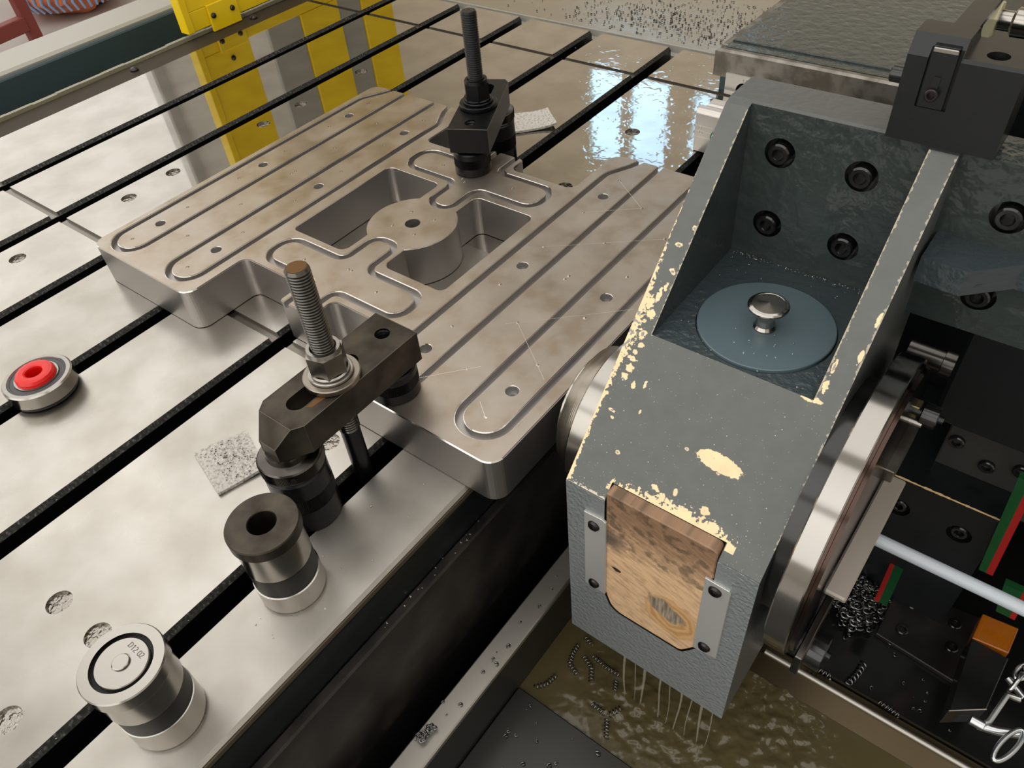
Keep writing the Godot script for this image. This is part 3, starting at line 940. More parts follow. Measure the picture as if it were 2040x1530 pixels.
func loose_parts() -> void:
	# steel spacer with a black top ring
	var t := thing("spacer", "stepped steel spacer with a black top ring and central hole, near the table edge", "spacer", "round steel spacers near the table edge")
	var r := 0.0216
	var b := MB.new()
	b.lathe([Vector2(r - 0.0016, 0), Vector2(r - 0.0010, 0.0006), Vector2(r - 0.0010, 0.0015), Vector2(r - 0.0004, 0.0020), Vector2(r - 0.0004, 0.0140), Vector2(r - 0.002, 0.0145)], 72)
	part(t, "base_ring", b, M.bright_steel)
	b = MB.new()
	b.lathe([Vector2(r - 0.002, 0.0140), Vector2(r - 0.0012, 0.0145), Vector2(r - 0.0012, 0.0275), Vector2(r - 0.003, 0.0280)], 72)
	part(t, "black_band", b, M.rubber)
	b = MB.new()
	b.lathe([Vector2(r - 0.003, 0.0275), Vector2(r - 0.0012, 0.0280), Vector2(r - 0.0009, 0.0284), Vector2(r - 0.0009, 0.0462), Vector2(r - 0.003, 0.0468)], 72)
	part(t, "steel_band", b, M.bright_steel)
	b = MB.new()
	b.lathe([Vector2(r - 0.003, 0.0464), Vector2(r, 0.0466), Vector2(r + 0.0006, 0.0472), Vector2(r + 0.0006, 0.0528), Vector2(r, 0.0535), Vector2(0.0090, 0.0535), Vector2(0.0086, 0.0530), Vector2(0.0086, 0.030), Vector2(0, 0.030)], 72)
	part(t, "top_ring", b, M.clamp_steel)
	t.position = Vector3(-0.1585, 0, 0.7055)
	t.scale = Vector3(0.985, 1.285, 0.985)
	# steel spacer with a plain top
	t = thing("spacer", "stepped steel spacer with a bright engraved top disc, nearest to the table corner", "spacer", "round steel spacers near the table edge")
	r = 0.0222
	b = MB.new()
	b.lathe([Vector2(r - 0.003, 0), Vector2(r - 0.0022, 0.0006), Vector2(r - 0.0022, 0.0024), Vector2(r - 0.0014, 0.0028), Vector2(r - 0.0014, 0.0190), Vector2(r - 0.003, 0.0195)], 72)
	part(t, "base_ring", b, M.bright_steel)
	b = MB.new()
	b.lathe([Vector2(r - 0.003, 0.0190), Vector2(r - 0.0020, 0.0194), Vector2(r - 0.0020, 0.0330), Vector2(r - 0.003, 0.0335)], 72)
	part(t, "brown_band", b, M.rubber)
	b = MB.new()
	b.lathe([Vector2(r - 0.003, 0.0330), Vector2(r - 0.0016, 0.0334), Vector2(r - 0.0014, 0.0338), Vector2(r - 0.0014, 0.0505), Vector2(r - 0.0003, 0.0510), Vector2(r, 0.0515), Vector2(r, 0.0590), Vector2(r - 0.0006, 0.0597), Vector2(0.0163, 0.0597), Vector2(0.0161, 0.0560)], 80)
	part(t, "top_flange", b, M.bright_steel)
	b = MB.new()
	b.lathe([Vector2(0.0162, 0.0562), Vector2(0.0138, 0.0562)], 72)
	part(t, "ring_gap", b, M.black_deep)
	b = MB.new()
	b.lathe([Vector2(0.0139, 0.0570), Vector2(0.0139, 0.0590), Vector2(0.0135, 0.0595), Vector2(0.0050, 0.0595), Vector2(0.0049, 0.0592), Vector2(0.0046, 0.0592), Vector2(0.0045, 0.0604), Vector2(0.0041, 0.0607), Vector2(0, 0.0607)], 72)
	part(t, "top_disc", b, M.bright_steel)
	text_part(t, "engraving", "D12 02", 0.0030, 0.00008, Transform3D(Basis(Vector3(0, 0, 1), Vector3(1, 0, 0), Vector3(0, 1, 0)), Vector3(0.0085, 0.05953, 0.0005)), M.ink)
	t.position = Vector3(-0.2560, 0, 0.7105)
	t.scale = Vector3(1.0, 1.095, 1.0)
	# ball bearing with a red plug
	t = thing("ball_bearing", "steel ball bearing with a grey seal lying across a T-slot", "bearing")
	r = 0.0274
	b = MB.new()
	b.lathe([Vector2(r - 0.004, 0.0036), Vector2(r - 0.002, 0.0036), Vector2(r - 0.0006, 0.0044), Vector2(r, 0.0048), Vector2(r, 0.0158), Vector2(r - 0.0012, 0.0170), Vector2(r - 0.0042, 0.0170), Vector2(r - 0.0046, 0.0163)], 80)
	part(t, "outer_ring", b, M.bright_steel)
	b = MB.new()
	b.lathe([Vector2(r - 0.0044, 0.0164), Vector2(r - 0.006, 0.0166), Vector2(r - 0.0064, 0.0162), Vector2(r - 0.0095, 0.0162), Vector2(r - 0.0098, 0.0158)], 80)
	part(t, "seal", b, M.seal)
	b = MB.new()
	b.lathe([Vector2(r - 0.0098, 0.0160), Vector2(r - 0.0100, 0.0172), Vector2(r - 0.0122, 0.0172), Vector2(r - 0.0128, 0.0160), Vector2(r - 0.0128, 0.002)], 80)
	part(t, "inner_ring", b, M.bright_steel)
	b = MB.new()
	b.lathe([Vector2(0.012, 0.0003), Vector2(r - 0.004, 0.0003), Vector2(r - 0.0014, 0.0012), Vector2(r - 0.0010, 0.0036), Vector2(r - 0.006, 0.0040)], 80)
	part(t, "lower_shoulder", b, M.rubber)
	t.position = Vector3(-0.156, 0, 0.390)
	t = thing("plastic_plug", "red plastic ring plug sitting in the ball bearing", "plug")
	b = MB.new()
	b.lathe([Vector2(0.0143, 0.0), Vector2(0.0143, 0.0145)], 48)
	b.lathe([Vector2(0.0145, 0.0145), Vector2(0.0152, 0.0150), Vector2(0.0160, 0.0168), Vector2(0.0157, 0.0190), Vector2(0.0145, 0.0212), Vector2(0.0120, 0.0217), Vector2(0.0082, 0.0217), Vector2(0.0070, 0.0210), Vector2(0.0066, 0.0195), Vector2(0.0066, 0.006), Vector2(0, 0.006)], 16)
	part(t, "plug", b, M.red_plastic)
	t.position = Vector3(-0.156, 0.0003, 0.390)
	# two pale felt pads
	for q in [["pale abrasive pad strewn with chips, lying beside the tall near riser", [[-0.1285, 0.5583], [-0.0904, 0.573], [-0.1060, 0.6150], [-0.1415, 0.6054]]], ["pale abrasive pad lying on the table behind the far clamp", [[0.4176, 0.4315], [0.4493, 0.4710], [0.4266, 0.5002], [0.3881, 0.4632]]]]:
		t = thing("abrasive_pad", q[0], "pad", "pale pads on the table")
		var p: Array = q[1]
		var far: bool = p[0][0] > 0.0
		b = MB.new()
		var top := func(i: int, j: int) -> Vector3:
			var a := float(i) / 12
			var c := float(j) / 12
			var v: Vector2 = (Vector2(p[0][0], p[0][1]) * (1 - a) + Vector2(p[1][0], p[1][1]) * a) * (1 - c) + (Vector2(p[3][0], p[3][1]) * (1 - a) + Vector2(p[2][0], p[2][1]) * a) * c
			var lift := (0.004 * pow(a, 4.0) + 0.002 * pow(1 - c, 4.0)) if far else 0.0004 * sin(a * 5.0 + c * 3.0)
			return Vector3(v.x, 0.0030 + lift, v.y)
		b.grid(13, 13, top)
		for e in 4:
			for k in 12:
				var ends := []
				for kk in [k, k + 1]:
					ends.append(top.call(kk, 0) if e == 0 else top.call(12, kk) if e == 1 else top.call(kk, 12) if e == 2 else top.call(0, kk))
				var d0: Vector3 = ends[0] - Vector3(0, 0.0025, 0)
				var d1: Vector3 = ends[1] - Vector3(0, 0.0025, 0)
				b.quad(ends[0], ends[1], d1, d0, (ends[0] + ends[1]) / 2.0 - Vector3((p[0][0] + p[2][0]) / 2, 0, (p[0][1] + p[2][1]) / 2))
		var pad := part(t, "pad", b, M.felt)
		settle(t, Vector3((p[0][0] + p[2][0]) / 2, 0, (p[0][1] + p[2][1]) / 2))

# ---------------------------------------------------------------- machine head
func paint_image() -> ImageTexture:
	# worn paint on the sloping face: u = along the slope (0..0.25 m), v = across (0..0.13 m)
	var w := 1000
	var h := 520
	var f := FastNoiseLite.new()
	f.seed = 40
	f.frequency = 0.22
	f.fractal_octaves = 4
	var g := FastNoiseLite.new()
	g.seed = 41
	g.frequency = 0.06
	g.fractal_octaves = 3
	var px := PackedByteArray()
	px.resize(w * h * 3)
	var paint := [90, 92, 90]
	var cream := [243, 214, 168]
	var bare := [150, 146, 140]
	var env := [[0.0, 2.6], [12.0, 1.6], [40.0, 1.5], [62.0, 2.2], [78.0, 3.0], [92.0, 4.6], [108.0, 5.4], [124.0, 4.0], [140.0, 1.6], [160.0, 0.6], [200.0, -0.2], [250.0, -0.5]]
	# s, z, half s, half z
	var blobs := [[50.5, 82.5, 5.2, 14.5], [127, 9, 5, 1.6], [121, 6, 4, 2.2], [133, 11, 2.5, 1.2], [115, 9, 3, 3.2], [143, 11, 1.6, 2.2], [159, 8, 1.4, 2.4], [171, 13, 1.6, 1.4], [102, 9, 3, 2.2], [95, 11, 2.4, 1.8], [90, 9, 1.8, 1.4], [86, 9, 1.5, 3.4], [80, 10, 2.5, 2.6], [74, 9, 2.2, 2.2], [71, 16.5, 2.4, 1.3], [74, 23, 2.4, 1.1], [52, 10, 1.0, 2.0], [48, 12, 0.9, 1.4], [50, 62, 0.9, 1.3], [49, 70, 1.2, 1.0], [30, 24, 1.2, 1.6], [21, 54, 1.6, 3.0], [45, 84, 0.8, 1.2], [58, 27, 1.4, 0.8], [104, 116, 1.6, 3.0], [103, 111, 1.0, 3.0], [113, 117, 3.5, 1.6], [124, 117, 4.5, 1.0], [18, 60, 2.4, 2.0], [22, 86, 2.6, 3.0], [16, 94, 2.6, 3.0], [15, 76, 3.0, 4.0], [24, 66, 2.0, 1.4], [134, 127, 4, 1.2], [155, 127.5, 5, 1.0]]
	for y in h:
		var z := 130.0 * (y + 0.5) / h
		for x in w:
			var s := 250.0 * (x + 0.5) / w
			var n := f.get_noise_2d(s * 1.3, z * 1.3)
			var c: Array = paint
			var lv := 1.0 + 0.05 * g.get_noise_2d(s, z)
			var e := 0.0
			for i in env.size() - 1:
				if s >= env[i][0] and s < env[i + 1][0]:
					e = lerpf(env[i][1], env[i + 1][1], (s - env[i][0]) / (env[i + 1][0] - env[i][0]))
			var k := e + 4.0 * n * (0.3 + e * 0.22) - z
			if k > 0.0:
				c = bare if k > 2.6 and g.get_noise_2d(s * 2.0, z * 2.0) > 0.05 and s > 60.0 else cream
			if 0.5 + 1.6 * n - (129.0 - z) > 0.0 and s > 20.0:
				c = [168, 160, 142]
			if s > 103.0:
				if absf(z - 114.5) < 0.7 + 1.2 * n and z > 114.0 or absf(z - 14.5) < 0.5 + 1.2 * n:
					c = [176, 164, 140]
			if z > 14.0 and z < 115.0 and s < 106.0 and absf(s - 104.6) < 0.7 + 1.1 * n:
				c = [140, 140, 134]
			if s < 1.2 + 2.2 * n and z < 60.0:
				c = [206, 196, 178]
			var wb := 0.0
			if z > 26.0 and z < 110.0:
				wb = lerpf(0.4, 5.5, clampf((z - 30.0) / 34.0, 0, 1)) * clampf((110.0 - z) / 16.0, 0, 1)
				if wb + 7.5 * n - (s - 11.5) > 0.0 and s > 7.0:
					c = cream
			for b in blobs:
				var a: float = absf(s - b[0])
				if a < b[2] * 1.6:
					var q: float = pow((s - b[0] + (z - b[1]) * 0.06) / b[2], 2.0) + pow((z - b[1]) / b[3], 2.0)
					var rough: float = 0.32 if b[3] > 10.0 else 1.3
					if q + rough * n < 1.0:
						c = bare if b[3] < 3.5 and q < 0.25 and g.get_noise_2d(b[0] * 9.0, b[1] * 9.0) > 0.1 else cream
			var o := (y * w + x) * 3
			for j in 3:
				px[o + j] = clampi(int(c[j] * lv), 0, 255)
	# fine pale specks
	var r := RandomNumberGenerator.new()
	r.seed = 5
	for i in 620:
		var s := 150.0 * pow(r.randf(), 1.9)
		var z := r.randf() * 129.0
		var cx := int(s / 250.0 * w)
		var cy := int(z / 130.0 * h)
		var big := 1 if r.randf() < 0.14 else 0
		var v := int(r.randf_range(150, 225))
		for dx in range(0, big + 1):
			for dy in range(0, big + 1):
				var o := (mini(cy + dy, h - 1) * w + mini(cx + dx, w - 1)) * 3
				px[o] = v; px[o + 1] = v; px[o + 2] = v - 6
	return ImageTexture.create_from_image(Image.create_from_data(w, h, false, Image.FORMAT_RGB8, px))

func wood_image() -> ImageTexture:
	var w := 304
	var h := 536
	var f := FastNoiseLite.new()
	f.seed = 60
	f.frequency = 0.05
	f.fractal_octaves = 4
	var px := PackedByteArray()
	px.resize(w * h * 3)
	for y in h:
		for x in w:
			var zx := 76.0 * x / w
			var yy := 134.0 * y / h
			# grain runs gently down to the right
			var gr := f.get_noise_2d(zx * 1.2 + yy * 0.2, (yy - zx * 0.35) * 5.0)
			var bl := f.get_noise_2d(zx * 1.5 + 300.0, yy * 1.5)
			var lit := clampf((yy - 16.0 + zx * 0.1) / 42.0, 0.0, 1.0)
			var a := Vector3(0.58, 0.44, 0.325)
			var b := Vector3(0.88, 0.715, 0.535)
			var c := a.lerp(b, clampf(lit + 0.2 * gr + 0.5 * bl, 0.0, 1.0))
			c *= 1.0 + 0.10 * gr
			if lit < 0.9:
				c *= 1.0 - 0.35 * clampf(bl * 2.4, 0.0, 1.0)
			# dark stain at the left edge
			var d := Vector2((zx - 5.0) / 11.0, (yy - 46.0) / 9.0).length() + 0.5 * bl
			c = c.lerp(Vector3(0.36, 0.31, 0.27), clampf(1.15 - d, 0.0, 0.85))
			# oval worn hollow low on the right
			var q := Vector2((zx - 52.0 + (yy - 98.0) * 0.12) / 19.0, (yy - 98.0 - (zx - 52.0) * 0.25) / 20.0)
			var l := q.length() + 0.12 * bl
			if l < 1.1:
				var ring := 0.5 + 0.5 * sin(l * 22.0)
				c = c.lerp(Vector3(0.74, 0.52, 0.28).lerp(Vector3(0.86, 0.66, 0.42), ring), clampf((1.1 - l) * 6.0, 0.0, 0.8))
			var q2 := Vector2((zx - 48.0) / 14.5, (yy - 93.0 - (zx - 48.0) * 0.3) / 11.0).length() + 0.3 * bl
			if q2 < 1.0:
				var streak := f.get_noise_2d(zx * 9.0, yy * 0.8 + 90.0)
				c = c.lerp(Vector3(0.55, 0.50, 0.44) * (1.0 + 0.5 * streak), clampf((1.0 - q2) * 5.0, 0.0, 0.9))
			# small dark knot
			if Vector2((zx - 11.0) / 4.0, (yy - 78.0) / 1.8).length() + bl < 0.9:
				c = Vector3(0.25, 0.17, 0.1)
			var gy := (c.x + c.y + c.z) / 3.0
			c = c.lerp(Vector3(gy, gy, gy), 0.14)
			var o := (y * w + x) * 3
			px[o] = clampi(int(c.x * 255.0), 0, 255); px[o + 1] = clampi(int(c.y * 255.0), 0, 255); px[o + 2] = clampi(int(c.z * 255.0), 0, 255)
	return ImageTexture.create_from_image(Image.create_from_data(w, h, false, Image.FORMAT_RGB8, px))

const TO_X_MINUS := Basis(Vector3(0, 1, 0), Vector3(-1, 0, 0), Vector3(0, 0, 1))   # local up points to -x
const TO_Z := Basis(Vector3(1, 0, 0), Vector3(0, 0, 1), Vector3(0, -1, 0))         # local up points to +z
const TO_Z_MINUS := Basis(Vector3(1, 0, 0), Vector3(0, 0, -1), Vector3(0, 1, 0))   # local up points to -z

func cap_screw(parent: Node, at: Vector3, b: Basis, r: float, h: float, m: Material, called := "socket_screw") -> MeshInstance3D:
	var q := MB.new()
	var t := Transform3D(b, at)
	q.lathe([Vector2(r, 0), Vector2(r, h - r * 0.15), Vector2(r * 0.86, h), Vector2(r * 0.56, h)], 28, t)
	q.lathe([Vector2(r * 0.60, h), Vector2(r * 0.55, h - r * 0.1), Vector2(r * 0.55, h - r * 0.7), Vector2(0, h - r * 0.7)], 6, t)
	return part(parent, called, q, m)

func head() -> void:
	var t := thing("angle_attachment", "dark grey wedge-shaped machine head with chipped paint and a bolted recess", "milling attachment")
	var c := CSGCombiner3D.new()
	c.name = "casting"
	t.add_child(c)
	var zl := 0.82
	var zr := 0.949
	csg_zprism(c, PackedVector2Array([Vector2(-0.017, -0.1435), Vector2(-0.017, 0.0405), Vector2(0.157, 0.2145), Vector2(0.163, 0.2165), Vector2(0.192, 0.2165), Vector2(0.192, -0.1435)]), zl, zr, M.paint, CSGShape3D.OPERATION_UNION)
	csg_box(c, Vector3(0.163, 0.108, zr - 0.001), Vector3(0.192, 0.2138, 1.25), M.paint_wet, CSGShape3D.OPERATION_UNION)
	# bevelled shelf on the wall, right of the rib
	csg_prism(c, PackedVector2Array([Vector2(0.165, 0.951), Vector2(0.1355, 0.951), Vector2(0.134, 0.975), Vector2(0.155, 0.997), Vector2(0.155, 1.25), Vector2(0.165, 1.25)]), 0.150, 0.166, M.paint_floor, CSGShape3D.OPERATION_UNION)
	# front skin in a paler wet grey, and the recess
	csg_box(c, Vector3(-0.0175, -0.1435, zl), Vector3(-0.0165, 0.0400, zr), M.front_paint, CSGShape3D.OPERATION_UNION)
	csg_zprism(c, PackedVector2Array([Vector2(0.030, 0.1135), Vector2(0.1605, 0.1135), Vector2(0.1605, 0.30), Vector2(0.030, 0.30)]), 0.8345, 0.9345, M.paint_wet)
	csg_box(c, Vector3(0.03, 0.1130, 0.8345), Vector3(0.1605, 0.1136, 0.9345), M.paint_floor)
	csg_cyl(c, Vector3(0.1, 0.1135, 0.887), 0.0412, 0.004, M.black_deep, 1, 72)
	# notch that holds the wooden block
	var cav := PackedVector2Array()
	for p in fillet([[0.8487, 0.09, 0.0], [0.9240, 0.09, 0.0], [0.9240, -0.0635, 0.004], [0.9115, -0.0845, 0.006], [0.8553, -0.0845, 0.012], [0.8487, -0.0645, 0.01]], 6):
		cav.append(p)
	csg_xprism(c, cav, -0.03, -0.0085, M.black_deep)
	for b in [[0.1895, 0.856], [0.188, 0.9045], [0.1405, 0.856], [0.1405, 0.9045]]:
		csg_cyl(c, Vector3(0.1605, b[0], b[1]), 0.0094, 0.012, M.black_wet, 0, 36)
	for b in [[0.185, 0.981], [0.1335, 0.9825]]:
		csg_cyl(c, Vector3(0.163, b[0], b[1]), 0.0094, 0.012, M.black_wet, 0, 36)
	for b in [[0.1895, 0.856], [0.188, 0.9045], [0.1405, 0.856], [0.1405, 0.9045]]:
		cap_screw(t, Vector3(0.1662, b[0], b[1]), TO_X_MINUS, 0.0066, 0.0085, M.black_wet)
	for b in [[0.185, 0.981], [0.1335, 0.9825]]:
		cap_screw(t, Vector3(0.1688, b[0], b[1]), TO_X_MINUS, 0.0066, 0.0085, M.black_wet)
	# painted skin of the slope with its chips
	var pm := mat("worn_paint", Color(1, 1, 1), 0.36)
	pm.albedo_texture = paint_image()
	pm.uv1_scale = Vector3(4.0, 1.0 / 0.13, 1)
	pm.uv1_offset = Vector3(0, -0.82 / 0.13, 0)
	var slope := Transform3D(Basis(Vector3(0.70711, 0.70711, 0), Vector3(-0.70711, 0.70711, 0), Vector3(0, 0, 1)), Vector3(-0.017, 0.0405, 0))
	var b := MB.new()
	var rs := 0.1036
	b.prism(PackedVector2Array([Vector2(0.0002, zl), Vector2(0.246, zl), Vector2(0.246, 0.8345), Vector2(rs, 0.8345), Vector2(rs, 0.9345), Vector2(0.246, 0.9345), Vector2(0.246, zr), Vector2(0.0002, zr), Vector2(0.0002, 0.9245), Vector2(0.0118, 0.9245), Vector2(0.0118, 0.8485), Vector2(0.0002, 0.8485)]), 0.00002, 0.0003, 0.0, slope)
	part(t, "painted_face", b, pm, "sloping face with chipped grey paint over cream primer")
	# lid with knob
	b = MB.new()
	b.lathe([Vector2(0.0405, 0.1118), Vector2(0.0405, 0.1146), Vector2(0.0400, 0.1150), Vector2(0, 0.1150)], 96, Transform3D(Basis(), Vector3(0.1, 0, 0.887)))
	var lid := part(t, "round_lid", b, M.lid_paint, "round blue-grey lid in the recess")
	b = MB.new()
	b.lathe([Vector2(0.0068, 0.115), Vector2(0.0068, 0.1162), Vector2(0.0056, 0.1180), Vector2(0.0052, 0.1220), Vector2(0.0060, 0.1258), Vector2(0.0090, 0.1284), Vector2(0.0114, 0.1300), Vector2(0.0120, 0.1312), Vector2(0.0119, 0.1320), Vector2(0.0112, 0.1327), Vector2(0.0096, 0.1332), Vector2(0.0094, 0.1330), Vector2(0, 0.1340)], 64, Transform3D(Basis(), Vector3(0.0965, 0, 0.8876)))
	part(lid, "knob", b, M.chrome, "bright turned metal knob")
	# chrome and knurled rings on the left side
	var at := Vector3(0.061, 0.0215, zl)
	b = MB.new()
	b.lathe([Vector2(0.055, 0), Vector2(0.057, 0.0), Vector2(0.0573, 0.0005), Vector2(0.0573, 0.0160), Vector2(0.0565, 0.0170), Vector2(0.044, 0.0174)], 120, Transform3D(TO_Z_MINUS, at))
	part(t, "bright_ring", b, M.bright_steel)
	b = MB.new()
	var nt := 150
	b.grid(25, nt * 4, func(i: int, j: int) -> Vector3:
		var w := TAU * j / (nt * 4)
		var y := 0.0174 + 0.0146 * i / 24.0
		var q := cos(w * nt + y * 2300.0) * cos(w * nt - y * 2300.0)
		var taper := 0.003 * pow(i / 24.0, 2.0)
		return Transform3D(TO_Z_MINUS, at) * Vector3(cos(w) * (0.0478 - taper + 0.00035 * q), y, sin(w) * (0.0478 - taper + 0.00035 * q)), true)
	part(t, "knurled_ring", b, M.washer_steel, "diamond-knurled ring")
	b = MB.new()
	b.lathe([Vector2(0.0478, 0.0170), Vector2(0.0478, 0.0174)], 96, Transform3D(TO_Z_MINUS, at))
	b.lathe([Vector2(0.0448, 0.0320), Vector2(0.040, 0.0324), Vector2(0.0375, 0.0324), Vector2(0.0375, 0.0366), Vector2(0.0368, 0.0373), Vector2(0, 0.0373)], 96, Transform3D(TO_Z_MINUS, at))
	part(t, "hub", b, M.bright_steel)
	# large disc on the right side
	at = Vector3(0.072, 0.026, zr)
	b = MB.new()
	b.lathe([Vector2(0.078, 0), Vector2(0.078, 0.0095), Vector2(0.09, 0.0095)], 96, Transform3D(TO_Z, at))
	part(t, "disc_seat", b, M.black_wet)
	b = MB.new()
	b.lathe([Vector2(0.07, 0.0103), Vector2(0.0975, 0.0103), Vector2(0.0984, 0.0110), Vector2(0.0984, 0.0230), Vector2(0.0978, 0.0237), Vector2(0, 0.0237)], 160, Transform3D(TO_Z, at))
	part(t, "large_disc", b, M.chrome, "large polished steel disc")
	b = MB.new()
	b.lathe([Vector2(0.0955, 0.0237), Vector2(0.0955, 0.0252), Vector2(0.0940, 0.0254), Vector2(0.0935, 0.0275), Vector2(0, 0.0275)], 140, Transform3D(TO_Z, at))
	part(t, "bronze_ring", b, M.bronze)
	# two steel brackets with dome screws
	for q in [[PackedVector2Array([Vector2(0.0205, 0.8343), Vector2(0.0215, 0.8480), Vector2(0.0200, 0.8507), Vector2(-0.0662, 0.8507), Vector2(-0.0655, 0.8343)]), [[0.0105, 0.8419], [-0.0590, 0.8419]]], [PackedVector2Array([Vector2(0.0207, 0.9191), Vector2(0.0200, 0.9345), Vector2(0.0180, 0.9356), Vector2(-0.0630, 0.9356), Vector2(-0.0655, 0.9191)]), [[0.0127, 0.9265], [-0.0560, 0.9268]]]]:
		b = MB.new()
		var poly := PackedVector2Array()
		for p in q[0]:
			poly.append(Vector2(p.x, p.y))
		b.prism(poly, 0.0, 0.0016, 0.0003, Transform3D(TO_X_MINUS, Vector3(-0.0175, 0, 0)))
		var br := part(t, "bracket", b, M.bracket_steel, "steel holding plate")
		for s in q[1]:
			b = MB.new()
			b.lathe([Vector2(0.0043, 0), Vector2(0.0042, 0.0008), Vector2(0.0034, 0.0020), Vector2(0.0019, 0.0026), Vector2(0.0016, 0.0026), Vector2(0.0015, 0.0016), Vector2(0, 0.0016)], 24, Transform3D(TO_X_MINUS, Vector3(-0.0191, s[0], s[1])))
			part(br, "dome_screw", b, M.screw_dark)
	settle(t, Vector3(0.08, -0.1435, 0.885))
	# wooden block held by the brackets
	var wd := thing("wooden_block", "worn brown wooden block held by two steel plates in the front of the grey attachment", "wood block")
	var wm := mat("wood", Color(1, 1, 1), 0.5)
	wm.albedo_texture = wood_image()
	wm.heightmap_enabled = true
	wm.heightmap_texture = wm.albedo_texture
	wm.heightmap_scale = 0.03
	# poly u = (0.0500 - y), v = z
	wm.uv1_scale = Vector3(1, 1, 1)
	var wp := fillet([[0.0485, 0.8495, 0.001], [0.0485, 0.9232, 0.004], [-0.0630, 0.9232, 0.004], [-0.0835, 0.9110, 0.006], [-0.0835, 0.8560, 0.012], [-0.0640, 0.8495, 0.01]], 6)
	b = MB.new()
	b.prism(wp, 0.0, 0.0082, 0.0008, Transform3D(TO_X_MINUS, Vector3(-0.009, 0, 0)))
	for i in b.u.size():
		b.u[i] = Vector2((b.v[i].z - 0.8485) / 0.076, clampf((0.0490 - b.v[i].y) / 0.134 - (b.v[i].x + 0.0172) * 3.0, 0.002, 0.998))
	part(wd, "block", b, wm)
	settle(wd, Vector3(-0.009, -0.0835, 0.886))

